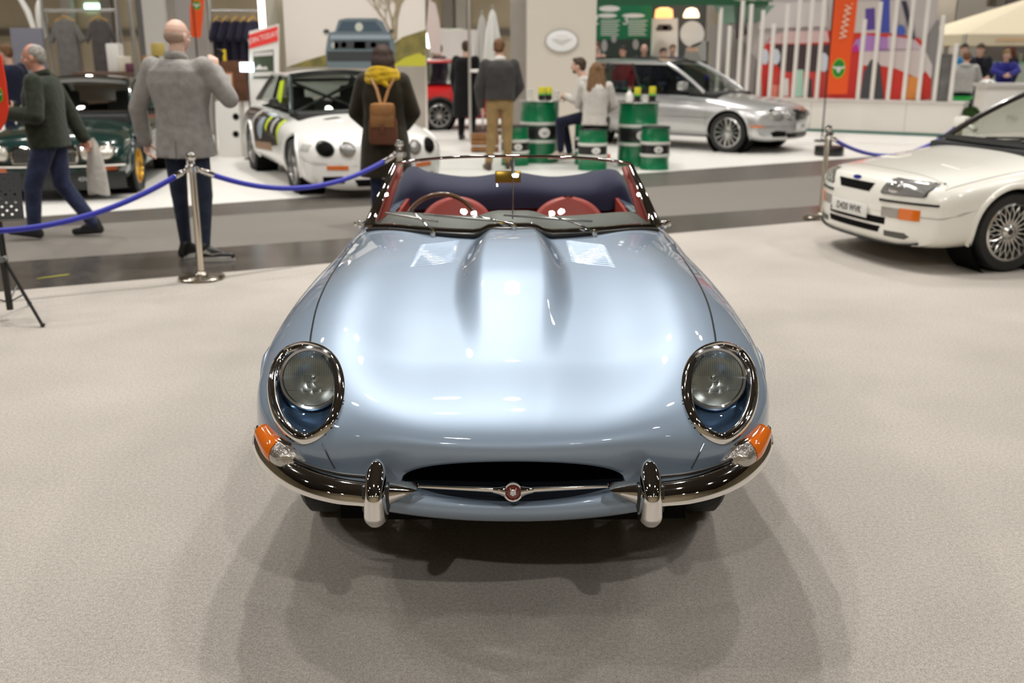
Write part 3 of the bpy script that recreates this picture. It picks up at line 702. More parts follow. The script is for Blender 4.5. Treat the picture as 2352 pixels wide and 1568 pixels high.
        for sx in (-1, 1):
            g = lambda p: (p[0] * sx, p[1], p[2]); mx_ = .012 * sx
            b = MB(); b.grid(patch(g(A0), g(C0), g(A1), g(C1), ((mx_, 0, 0), (mx_, 0, 0)))); b.build('side_window', glassm, s.root)
            b = MB(); b.tube([Vector(g(A0)).lerp(Vector(g(A1)), t) + Vector((0, -.02 * 4 * t * (1 - t), .02 * 4 * t * (1 - t))) for t in np.linspace(-.03, 1, 9)], pill, 8); b.build('pillar', pm, s.root)
            b = MB(); b.tube([Vector(g(A1)).lerp(Vector(g(C1)), t) + Vector((0, 0, .01 * 4 * t * (1 - t))) for t in np.linspace(0, 1, 9)], pill * .95, 8); b.build('roof_rail', roofm, s.root)
            # rear quarter panel
            P0, P1 = Vector(g(C0)), Vector(g(C1)); Q0 = Vector(g(C0)).lerp(Vector(g(A0)), cp); Q1 = Vector(g(C1)).lerp(Vector(g(A1)), cp * .8); oo = Vector((sx * .016, 0, 0))
            b = MB(); rows = [[tuple(P0.lerp(Q0, v).lerp(P1.lerp(Q1, v), u) + oo * (1 + .5 * math.sin(math.pi * v))) for v in np.linspace(-.02, 1, 6)] for u in np.linspace(0, 1, 8)]; b.grid(rows)
            b.tube([P0.lerp(P1, t) for t in np.linspace(0, 1, 6)], pill, 8); b.build('rear_pillar', pm, s.root)
            for k in (by or ()):
                a = Vector(g(A0)).lerp(Vector(g(C0)), k); c_ = Vector(g(A1)).lerp(Vector(g(C1)), k * .95); b = MB(); b.tube([a.lerp(c_, t) + Vector((sx * .014 * (1 + math.sin(math.pi * t) * .5), 0, 0)) for t in np.linspace(0, 1, 5)], .022, 8, flat=(1, .6)); b.build('door_pillar', blackp or BLACK, s.root)
        b = MB(); b.grid(patch(mr(A1), A1, mr(C1), C1, ((0, 0, roof_crown), (0, 0, roof_crown * .4)), 16, 14)); b.grid(patch(mr((A1[0], A1[1] + .02, A1[2] - .03)), (A1[0], A1[1] + .02, A1[2] - .03), mr((C1[0], C1[1], C1[2] - .03)), (C1[0], C1[1], C1[2] - .03), ((0, 0, roof_crown), (0, 0, roof_crown * .4)), 16, 14)); s.roof = b.build('roof', roofm, s.root)
        b = MB(); ya, yc = A0[1], C0[1]; b.box((0, (ya + yc) / 2, .45), (A0[0] * 1.9, yc - ya + .3, .02)); 
        b.box((0, ya + .05, A0[2] - .10), (A0[0] * 1.9, .55, .16), bev=.05); b.build('interior', mat('car_interior', (.02, .02, .02), .7), s.root)
        for sx in (-1, 1):
            b = MB(); b.box((sx * .36, ya + 1.15, .72), (.46, .16, .62), bev=.06, rx=-.2); b.box((sx * .36, ya + 1.22, 1.08), (.24, .09, .18), bev=.04); b.build('seat', mat('car_seat', (.035, .035, .035), .8), s.root)
    def wheel(s, wy, sx, wid=.2, style='spoke', n=10, m=None, rr=.215, parent=None, hub=None):
        m = m or ALU; R = s.R; hw = wid / 2; c3 = (sx * (s.W - hw), wy, R); ax = (sx, 0, 0)
        b = MB(); b.lathe([(rr, -hw * .9), (R * .93, -hw), (R, -hw * .7), (R, hw * .7), (R * .94, hw), (rr + .015, hw * .95), (rr, hw * .85)], c3, ax, 44); t = b.build('tyre', RUBBER, s.root)
        b = MB(); b.lathe([(rr + .004, hw * .9), (rr - .012, hw * .98), (rr - .02, hw * .7), (rr - .03, -hw * .3), (rr, -hw * .8)], c3, ax, 44)
        C = Vector(c3); fx = hw * .62; pt = lambda r_, a, d_=0: C + Vector((sx * (fx + d_), r_ * math.cos(a), r_ * math.sin(a)))
        if style == 'mesh':
            for k in range(n):
                a = 2 * math.pi * k / n; da = 2 * math.pi / n
                for q in (-1, 1): b.tube([pt(.055, a), pt(rr * .62, a + q * da * .55, .012), pt(rr - .018, a + q * da * 1.0, .004)], .0048, 5)
            b.lathe([(.001, fx + .02), (.035, fx + .02), (.045, fx + .012), (.06, fx), (.06, fx - .02)], c3, ax, 6)
            for k in range(n * 2): b.ball(pt(rr - .012, 2 * math.pi * k / (2 * n), .012), .0042, 6)
        else:
            for k in range(n):
                a = 2 * math.pi * k / n; b.tube([pt(.04, a), pt(rr * .6, a, .008), pt(rr - .015, a, .0)], [.022, .015, .019], 6, flat=(.7, 1))
            b.lathe([(.001, fx + .02), (.05, fx + .015), (.065, fx - .01), (.066, fx - .03)], c3, ax, 20)
        rm = b.build('rim', m, t)
        b = MB(); b.lathe([(.001, -.005), (rr - .01, -.005)], c3, ax, 30); b.build('brake_disc', mat('brake_dark', (.02, .02, .02), .5, .5), t)
        if hub: b = MB(); b.lathe([(.001, fx + .026), (.026, fx + .024), (.03, fx + .015)], c3, ax, 6); b.build('hub_cap', hub, t)
        return t
    def mirror(s, x, y, z, m, sz=(.17, .09, .11)):
        for sx in (-1, 1):
            b = MB(); b.box((sx * (x + .1), y, z + .06), sz, bev=.035); b.cap((sx * (x - .05), y + .02, z), (sx * (x + .04), y, z + .04), .025, .02); b.build('wing_mirror', m, s.root)
    def lamps(s, xs, z, r, ring=CHROME, axis='front', m=None, name='headlamp'):
        for x in xs:
            O = [(x + r * math.cos(a), z + r * math.sin(a)) for a in np.linspace(0, 2 * math.pi, 28, endpoint=False)]; O2 = [(x + r * .84 * math.cos(a), z + r * .84 * math.sin(a)) for a in np.linspace(0, 2 * math.pi, 28, endpoint=False)]
            o = s.decal(name, O, ring, axis, .012); s.decal('lamp_lens', O2, m or LAMPG, axis, .016, parent=o, dome=.02)
    def plate(s, txt, x, z, w, h, m=None, y=None, pitch=.0, size=.085):
        hp, d = s.hit('front', x, z); yy = (y if y is not None else hp.y) - .018
        b = MB(); b.box((x, yy, z), (w, .008, h), bev=.003, rx=pitch); o = b.build('number_plate', m or mat('plate_white', (.75, .74, .70), .4), s.root)
        text_mb(txt, size, frame_from((x, yy - .006, z), (1, 0, 0), (0, -1, 0)), .001, .86).build('plate_letters', BLACK, o, smooth=0)
LAMPG = mat('lamp_face', (.42, .42, .41), .12, .55, coat=1)
LAMPD = mat('lamp_dark', (.03, .03, .03), .2, coat=.6)
CARGL = glass('car_glass', (.62, .68, .66), 0, 1.2)
DARKGL = mat('dark_glass', (.006, .008, .008), .03, spec=.6)
def rect(x0, x1, z0, z1): return [(x0, z0), (x1, z0), (x1, z1), (x0, z1)]
def sm(*p): return crv(*p)
# ---------------------------------------------------------------- white hot hatch on the right
SW = mat('white_car_paint', (.88, .86, .79), .25, coat=1, coat_rough=.03)
t = thing('hatchback', 'white 1980s hatchback with square headlamps and mesh wheels on the carpet at the right', 'car', (2.76, 7.97, 0), math.radians(-75)); t.scale = (.96, .96, .96)
HB = Car(t, SW, 4.46, sm((0, .80), (.15, .835), (.5, .85), (.85, .87), (1.3, .85), (3, .85), (4.3, .80), (4.46, .78)),
         sm((0, .45), (.8, .56), (4.46, .6)), sm((0, .19), (.3, .165), (1, .18), (4, .22), (4.46, .3)), sm((0, .70), (.10, .735), (.3, .765), (.8, .83), (1.35, .905), (2, .93), (4.0, .95), (4.46, .9)),
         n=4.4, nb=5.5, sweep=.20, wheels=(.84, 3.45), R=.315, W=.85, cabin=(.64, 1.45, 3.9), crown=.03, arch=.045)
HB.lip(r=.024, out=-.004)
HB.greenhouse((.70, 1.36, .93), (.56, 2.15, 1.345), (.55, 3.2, 1.33), (.62, 4.0, .98), glass('hatch_glass', (.90, .92, .88), 0, .9), by=(.42,), pillar_m=mat('pillar_brown', (.03, .022, .018), .25, coat=.5))
for sx in (-1, 1):
    for wy in (.84, 3.45): HB.wheel(wy, sx, .215, 'mesh', 20, mat('mesh_silver', (.66, .65, .62), .2, .95), rr=.225, hub=BLACK if wy < 1 else None)
    O = [(sx * .345, .585), (sx * .33, .60), (sx * .375, .70), (sx * .395, .715), (sx * .70, .70), (sx * .715, .69), (sx * .705, .60), (sx * .69, .59)]
    hl = HB.decal('headlamp', O, LAMPD, off=.004); O2 = [tuple(np.array((sx * .54, .65)) + (np.array(p) - np.array((sx * .54, .65))) * .93) for p in O]
    HB.decal('lamp_lens', O2, LAMPG, off=.009, parent=hl)
    HB.decal('lamp_lens', [tuple(np.array((sx * .455, .65)) + np.array((.075 * math.cos(a), .045 * math.sin(a)))) for a in np.linspace(0, 6.283, 20, endpoint=False)], mat('lamp_bright', (.7, .7, .68), .06, .8, coat=1), off=.010, parent=hl, dome=.006)
    HB.decal('bumper_strip', [(sx * .33, .528), (sx * .79, .528), (sx * .79, .545), (sx * .33, .545)], BLACK, off=.008)
    f = HB.decal('fog_lamp', rect(*sorted((sx * .36, sx * .52)), .41, .485), CLEARL, off=.006)
    HB.decal('amber_lens', rect(*sorted((sx * .525, sx * .68)), .405, .49), AMBER, off=.008, parent=f)
    HB.decal('brake_duct', [(sx * .40, .255), (sx * .58, .25), (sx * .62, .275), (sx * .58, .30), (sx * .40, .30)], mat('duct_shade', (.10, .10, .09), .8), off=.002)
    HB.line('bonnet_gap', [(sx * .76, y) for y in np.linspace(.25, 1.3, 16)], mat('gap_grey', (.2, .19, .17), .7), .003, 'top')
HB.line('bonnet_gap', [(x, .20 + .10 * (x / .8) ** 2) for x in np.linspace(-.74, .74, 24)], mat('gap_grey', (.2, .19, .17), .7), .003, 'top')
HB.decal('grille', [(-.20, .585), (.20, .585), (.25, .655), (-.25, .655)], MATT, off=.003)
HB.decal('badge', [(.055 * math.cos(a), .680 + .0155 * math.sin(a)) for a in np.linspace(0, 6.283, 24, endpoint=False)], mat('badge_blue', (.02, .03, .22), .2, coat=1), off=.005)
HB.decal('lower_grille', [(-.34, .275), (.34, .275), (.36, .325), (-.36, .325)], MATT, off=.003)
HB.decal('plate_recess', [(-.36, .345), (.40, .345), (.40, .40), (-.36, .40)], MATT, off=.003)
HB.plate('D420 WVK', -.02, .425, .50, .105)
HB.decal('splitter', [(-.76, .168), (.76, .168), (.76, .205), (-.76, .205)], BLACK, off=.022)
for sx in (-1, 1): HB.decal('bonnet_vent', [(sx * .30, .55), (sx * .52, .55), (sx * .54, .72), (sx * .30, .70)], SW, 'top', off=.006)
b = MB(); b.grid([[(x, 1.22 + .06 * (1 - (x / .7) ** 2) * -1 + dy_, .915 + dz_ + .015 * (1 - (x / .7) ** 2)) for dy_, dz_ in ((0, 0), (.06, .018), (.12, .03))] for x in np.linspace(-.68, .68, 20)]); b.build('scuttle_grille', BLACK, t)
b = MB(); b.tube([(-.1, 1.28, .96), (.25, 1.33, .985), (.5, 1.38, .98)], .008, 6); b.tube([(.35, 1.26, .96), (.55, 1.34, .97)], .008, 6); b.build('wiper', BLACK, t)
b = MB(); b.tube([(.36 + .18 * math.cos(a), 1.95 + .06 * math.sin(a), .98 + .17 * math.sin(a)) for a in np.linspace(0, 6.283, 28, endpoint=False)], .014, 8, closed=True); b.build('steering_wheel', BLACK, t)
HB.mirror(.74, 1.62, .98, SW)
# ---------------------------------------------------------------- silver estate
SV = mat('silver_paint', (.56, .56, .555), .28, .55, coat=1, coat_rough=.03)
t = thing('estate_car', 'silver estate car with roof rails parked side-on behind the green oil drums', 'car', (4.77, 16.87, 0), math.radians(52))
ES = Car(t, SV, 4.70, sm((0, .74), (.15, .82), (.5, .86), (.9, .885), (2.5, .89), (4.2, .86), (4.7, .78)), sm((0, .46), (.8, .56), (4.7, .6)), sm((0, .22), (.3, .18), (1, .2), (4.3, .22), (4.7, .32)),
         sm((0, .68), (.10, .75), (.35, .81), (.8, .87), (1.4, .945), (2, .97), (4.3, .99), (4.7, .95)), n=3.6, nb=5, sweep=.30, wheels=(.88, 3.6), R=.325, W=.87, cabin=(.66, 1.5, 4.3), crown=.05, arch=.05)
ES.lip(r=.02, out=-.004)
ES.greenhouse((.72, 1.42, .965), (.58, 2.2, 1.41), (.57, 4.05, 1.41), (.66, 4.5, 1.0), CARGL, by=(.40, .68), cp=.06, roof_crown=.06)
for sx in (-1, 1):
    for wy in (.88, 3.6): ES.wheel(wy, sx, .215, 'spoke', 14, mat('alloy_silver', (.6, .6, .58), .25, .9), rr=.235)
    b = MB(); b.tube([(sx * .52, y, z) for y, z in ((2.35, 1.44), (2.45, 1.485), (3.2, 1.51), (3.9, 1.49), (4.0, 1.455))], .015, 8); b.build('luggage_rail', BLACK, t)
    ES.decal('indicator', rect(.30, .48, .43, .455), AMBER, 'right' if sx > 0 else 'left', off=.006)
    ES.decal('fog_recess', [(sx * .42, .28), (sx * .62, .27), (sx * .66, .34), (sx * .60, .375), (sx * .44, .36)], MATT, off=.004)
    ES.line('door_gap', [(1.28, z) for z in np.linspace(.28, .92, 10)], mat('gap_grey', (.2, .19, .17), .7), .003, 'right' if sx > 0 else 'left')
    ES.line('door_gap', [(2.42, z) for z in np.linspace(.28, .92, 10)], mat('gap_grey', (.2, .19, .17), .7), .003, 'right' if sx > 0 else 'left')
    ES.line('side_moulding', [(y, .50) for y in np.linspace(1.35, 3.1, 16)], SV, .010, 'right' if sx > 0 else 'left')
ES.lamps((-.58, .58), .63, .088); ES.lamps((-.37, .37), .615, .075)
ES.decal('grille', [(-.22, .53), (.22, .53), (.25, .60), (.20, .68), (-.20, .68), (-.25, .60)], LAMPD, off=.008); ES.decal('grille_trim', [(-.26, .675), (.26, .675), (.24, .70), (-.24, .70)], CHROME, off=.012)
ES.decal('lower_grille', [(-.38, .25), (.38, .25), (.42, .33), (-.42, .33)], MATT, off=.004); ES.line('grille_bar', [(x, .29) for x in np.linspace(-.36, .36, 12)], CHROME, .006, 'front')
ES.plate('J OFF', 0, .43, .50, .11, size=.08)
ES.mirror(.80, 1.72, 1.0, SV, (.20, .12, .14))
# ---------------------------------------------------------------- white race saloon
RW = mat('race_white', (.90, .89, .86), .3, coat=.8)
NEON = mat('neon_yellow', (.62, .80, .02), .5)
t = thing('racing_saloon', 'white and black racing saloon with neon yellow stripes on its door', 'car', (-1.465, 11.43, 0), math.radians(24.5))
RC_ = Car(t, RW, 4.55, sm((0, .76), (.2, .83), (.6, .86), (1, .87), (3, .87), (4.3, .82), (4.55, .74)), sm((0, .42), (.8, .54), (4.55, .6)), sm((0, .10), (.3, .10), (1, .14), (4.3, .2), (4.55, .3)),
         sm((0, .62), (.12, .70), (.35, .75), (.8, .82), (1.45, .90), (2, .92), (3.9, .94), (4.55, .88)), n=3.4, nb=5, sweep=.26, wheels=(.86, 3.48), R=.315, W=.85, cabin=(.62, 1.5, 3.75), crown=.05, arch=.05)
RC_.lip(r=.022)
RC_.greenhouse((.70, 1.42, .92), (.555, 2.05, 1.315), (.55, 3.1, 1.305), (.64, 3.85, .96), CARGL, by=(.48,), cp=.14, pillar_m=mat('race_pillar', (.015, .03, .03), .3, coat=.5), roofm=RW)
BK = mat('race_black', (.02, .022, .022), .3, coat=.6)
b = MB(); b.grid([[(x, 2.03 + .018 * k - .10 * (1 - (x / .57) ** 2), 1.338 - .062 * k + .05 * (1 - (x / .57) ** 2) - .0) for k in (0, .5, 1)] for x in np.linspace(-.55, .55, 20)]); b.build('sun_strip', BK, t)
for sx in (-1, 1):
    for wy in (.86, 3.48): RC_.wheel(wy, sx, .225, 'spoke', 12, mat('race_rim', (.30, .29, .28), .3, .8), rr=.215)
    sd = 'right' if sx > 0 else 'left'
    RC_.decal('black_side_livery', [(1.50, .50), (3.05, .36), (3.10, .75), (3.0, .84), (1.52, .80)], BK, sd, off=.003, rings=10)
    RC_.decal('rear_black_livery', [(3.86, .45), (4.40, .45), (4.40, .84), (3.2, .86), (3.2, .72), (3.7, .66)], BK, sd, off=.004, rings=10)
    for i, (y, w_) in enumerate(((1.50, .16), (1.85, .13), (2.2, .15))): RC_.decal('neon_stripe', [(y, .62 - .1 * (i == 0)), (y + w_ * .7, .66), (y + w_, .80), (y + .04, .80)], NEON if i != 1 else RW, sd, off=.006)
    RC_.decal('number_roundel', [(2.62 + .16 * math.cos(a), .64 + .14 * math.sin(a)) for a in np.linspace(0, 6.283, 24, endpoint=False)], mat('livery_blue_grey', (.35, .42, .50), .5), sd, off=.006)
    RC_.decal('tan_livery', [(1.9, .40), (3.0, .34), (3.0, .44), (1.9, .50)], mat('livery_tan', (.35, .22, .14), .5), sd, off=.006)
    RC_.decal('wing_sticker', rect(.30, .46, .52, .60), mat('sticker_grey', (.45, .44, .42), .5), sd, off=.004)
    RC_.decal('indicator', rect(*sorted((sx * .40, sx * .62)), .33, .375), AMBER, off=.006)
    RC_.decal('brake_duct', [(sx * .44, .18), (sx * .66, .17), (sx * .66, .25), (sx * .46, .26)], MATT, off=.003)
    RC_.decal('bonnet_vent', [(sx * .20, .98), (sx * .38, .95), (sx * .42, 1.0), (sx * .24, 1.04)], MATT, 'top', off=.004)
    b = MB(); yw = 1.98; b.add([(sx * .715, 1.9, .99), (sx * .70, 2.25, 1.0), (sx * .62, 2.35, 1.24), (sx * .60, 2.18, 1.26)], [(0, 1, 2, 3)]); b.build('neon_number', NEON, t, smooth=0)
RC_.lamps((-.62, .62), .56, .088, ring=BK, m=MATT, name='air_duct'); RC_.lamps((-.40, .40), .555, .082)
RC_.decal('grille', [(-.20, .51), (.20, .51), (.22, .61), (-.22, .61)], MATT, off=.004)
RC_.decal('lower_intake', [(-.30, .14), (.30, .14), (.34, .22), (-.34, .22)], MATT, off=.003)
b = MB()
b.tube([(-.56, 2.3, .80), (.48, 2.5, 1.24)], .02, 8); b.tube([(.56, 2.3, .80), (-.48, 2.5, 1.24)], .02, 8); b.tube([(-.5, 2.45, 1.25), (.5, 2.45, 1.25)], .02, 8); b.build('roll_cage', mat('cage_grey', (.12, .12, .12), .4), t)
RC_.mirror(.74, 1.72, .95, BK, (.12, .08, .09))
# ---------------------------------------------------------------- dark green saloon with gold wheels
DG = mat('racing_green', (.006, .030, .026), .2, coat=1, coat_rough=.03)
t = thing('green_saloon', 'dark green four-lamp saloon with gold wheels behind the man in the green fleece', 'car', (-5.14, 11.09, 0), math.radians(8.5)); t.scale = (.95, .95, .95)
GS = Car(t, DG, 4.80, sm((0, .80), (.15, .84), (.5, .86), (1, .88), (4.2, .86), (4.8, .8)), sm((0, .48), (.8, .56), (4.8, .6)), sm((0, .24), (.3, .18), (1, .2), (4.3, .22), (4.8, .32)),
         sm((0, .64), (.12, .74), (.35, .79), (.8, .835), (1.5, .90), (2, .93), (4.0, .95), (4.8, .90)), n=3.4, nb=5, sweep=.16, wheels=(.86, 3.6), R=.32, W=.865, cabin=(.64, 1.6, 3.9), crown=.05, arch=.05)
GS.lip(r=.02)
GS.greenhouse((.70, 1.52, .93), (.56, 2.15, 1.31), (.55, 3.2, 1.31), (.64, 4.0, .97), CARGL, by=(.45,), cp=.12)
b = MB(); b.tube([(.74 * s_, 1.50 - .1 * (1 - s_ * s_), .955) for s_ in np.linspace(-1, 1, 15)], .014, 8); b.tube([(.58 * s_, 2.10 - .1 * (1 - s_ * s_), 1.325 + .05 * (1 - s_ * s_)) for s_ in np.linspace(-1, 1, 15)], .018, 8)
for sx in (-1, 1): b.tube([(sx * .715, 1.48, .95), (sx * .58, 2.10, 1.32)], .016, 8)
b.build('screen_trim', CHROME, t)
b = MB(); b.grid([[(x, 2.10 + .012 * k - .10 * (1 - (x / .57) ** 2), 1.315 - .055 * k + .05 * (1 - (x / .57) ** 2)) for k in (0, .5, 1)] for x in np.linspace(-.54, .54, 20)]); b.build('sun_strip', mat('strip_grey', (.5, .5, .48), .5), t)
for sx in (-1, 1):
    for wy in (.86, 3.6): GS.wheel(wy, sx, .22, 'spoke', 11, mat('gold_rim', (.62, .36, .05), .25, .85), rr=.215)
    GS.decal('indicator', rect(*sorted((sx * .44, sx * .76)), .345, .395), mat('amber_dim', (.60, .12, .02), .2, coat=.8), off=.006)
GS.lamps((-.66, -.475, .475, .66), .56, .092, m=mat('lamp_warm', (.60, .57, .50), .15, .4, coat=1))
GS.decal('grille_surround', [(-.36, .44), (.36, .44), (.38, .56), (.34, .645), (-.34, .645), (-.38, .56)], CHROME, off=.012)
g = GS.decal('grille', [(-.335, .455), (.335, .455), (.355, .555), (.32, .61), (-.32, .61), (-.355, .555)], LAMPD, off=.016)
b = MB()
for i in range(27):
    x = -.32 + .64 * i / 26; h0, _ = GS.hit('front', x, .46); h1, _ = GS.hit('front', x, .60); b.tube([h0 + Vector((0, -.02, 0)), h1 + Vector((0, -.02, 0))], .0045, 5)
b.build('grille_bars', mat('grille_bar_grey', (.35, .34, .32), .3, .9), g)
b = MB(); b.grid([[(.86 * s_, -.055 + .17 * abs(s_) ** 2.6 + dy_, .42 + dz_) for dy_, dz_ in ((.04, .025), (0, .02), (-.012, 0), (0, -.02), (.04, -.025))] for s_ in np.linspace(-1, 1, 31)]); b.build('bumper', CHROME, t)
b = MB(); b.grid([[(.85 * s_, -.04 + .16 * abs(s_) ** 2.6 + dy_, z_) for dy_, z_ in ((.0, .335), (-.01, .20), (.03, .13), (.2, .12))] for s_ in np.linspace(-1, 1, 31)]); b.build('valance', mat('valance_black', (.012, .014, .014), .4), t)
text_mb('43W', .07, frame_from((.42, -.045, .26), (1, .05, 0), (0, -1, 0)), .002).build('valance_letters', mat('letter_grey', (.5, .5, .5), .5), t, smooth=0)
GS.mirror(.76, 1.75, .97, DG)
# ---------------------------------------------------------------- red hatchback far back
RD_ = mat('red_paint', (.52, .012, .012), .25, coat=1)
t = thing('red_hatchback', 'small red hatchback with black windows parked beyond the photo wall', 'car', (1.147, 23.16, 0), math.radians(105))
RH = Car(t, RD_, 3.7, sm((0, .72), (.2, .80), (.6, .83), (3.2, .83), (3.7, .76)), sm((0, .5), (.8, .6), (3.7, .62)), sm((0, .25), (.5, .2), (3.4, .2), (3.7, .3)), sm((0, .72), (.12, .84), (.4, .90), (1.0, .98), (3.0, 1.0), (3.7, .95)),
         n=3.4, nb=5, sweep=.2, wheels=(.68, 3.0), R=.31, W=.83, cabin=(.62, 1.1, 3.3), crown=.05, arch=.05)
RH.lip(m=BLACK, r=.03)
RH.greenhouse((.70, 1.0, .98), (.60, 1.5, 1.40), (.60, 3.2, 1.40), (.66, 3.6, 1.0), CARGL, by=(.5,), cp=.05, pillar_m=BLACK, roofm=RD_)
for sx in (-1, 1):
    for wy in (.68, 3.0): RH.wheel(wy, sx, .2, 'spoke', 10, mat('alloy_silver'), rr=.225)
RH.lamps((-.52, .52), .72, .11)
# ================================================================== people
SKIN = mat('skin', (.60, .36, .27), .55, bump=.03, bscale=60)
SKIN2 = mat('skin_pale', (.66, .43, .34), .55)
SKIN3 = mat('skin_ruddy', (.56, .28, .20), .5)
def cloth(name, col, var=.25, sc=9, bump=.3): return mat(name, col, .9, spec=.2, var=var, vscale=sc, bump=bump, bscale=22, sheen=.15)
def hairm(name, col): return mat(name, col, .5, spec=.4, var=.5, vscale=40, bump=.6, bscale=120)
def fused(b, name, m, parent, vox=.011, sm_=4, sub=0):
    o = b.build(name, m, parent, smooth=0, fix=False)
    mods = [('REMESH', dict(mode='VOXEL', voxel_size=vox, use_smooth_shade=True))]
    if sm_: mods.append(('SMOOTH', dict(factor=.5, iterations=sm_)))
    applied(o, mods)
    if not o.data.materials: o.data.materials.append(m)
    o.data.polygons.foreach_set('use_smooth', [True] * len(o.data.polygons)); return o
def V3(p): return Vector(p)
def torso_rows(T, rows, n=26, e=.75):
    out = []
    for z, rx, ry, yo in rows:
        out.append([tuple(T @ Vector((rx * math.copysign(abs(math.cos(a)) ** e, math.cos(a)), yo + ry * math.copysign(abs(math.sin(a)) ** e, math.sin(a)), z))) for a in np.linspace(0, 2 * math.pi, n, endpoint=False)])
    return out
def loft_closed(b, rows):
    n = len(rows[0]); o = len(b.v); b.grid(rows, closed_v=True); L = len(rows)
    b.f.append(tuple(o + i for i in range(n))); b.f.append(tuple(o + (L - 1) * n + i for i in reversed(range(n)))); b.mi += [0, 0]
def add_hand(b, w, d, palm, thumb, curl=.5, s=1.0):
    """w wrist, d finger direction, palm the way the palm faces, thumb the side of the thumb"""
    w, d, palm = V3(w), V3(d).normalized(), V3(palm); palm = (palm - d * palm.dot(d)).normalized(); t = d.cross(palm).normalized()
    if t.dot(V3(thumb)) < 0: t = -t
    for i, (off, ln) in enumerate(((.030, .072), (.010, .080), (-.010, .075), (-.029, .058))):
        k0 = w + t * off * .6 * s + d * .015 * s; k1 = w + t * off * s + d * (.088 - .006 * abs(i - 1)) * s
        b.cap(k0, k1, .013 * s, .011 * s, 8); p = k1; ang = 0; seg = ln * s
        for fr_, r0 in ((.45, .0098), (.32, .009), (.25, .008)):
            ang += curl * (.85 + .1 * i); dd = d * math.cos(ang) + palm * math.sin(ang); q = p + dd * seg * fr_; b.cap(p, q, r0 * s, r0 * .92 * s, 8); p = q
    p0 = w + t * .022 * s + d * .022 * s; p1 = p0 + (t * .75 + d * .55 + palm * .3).normalized() * .045 * s; p2 = p1 + (t * .25 + d * .8 + palm * (.3 + curl * .5)).normalized() * .034 * s; p3 = p2 + (d * .85 + palm * (.2 + curl * .5)).normalized() * .026 * s
    for a, c_, r0, r1 in ((p0, p1, .014, .0115), (p1, p2, .0112, .010), (p2, p3, .0098, .0085)): b.cap(a, c_, r0 * s, r1 * s, 8)
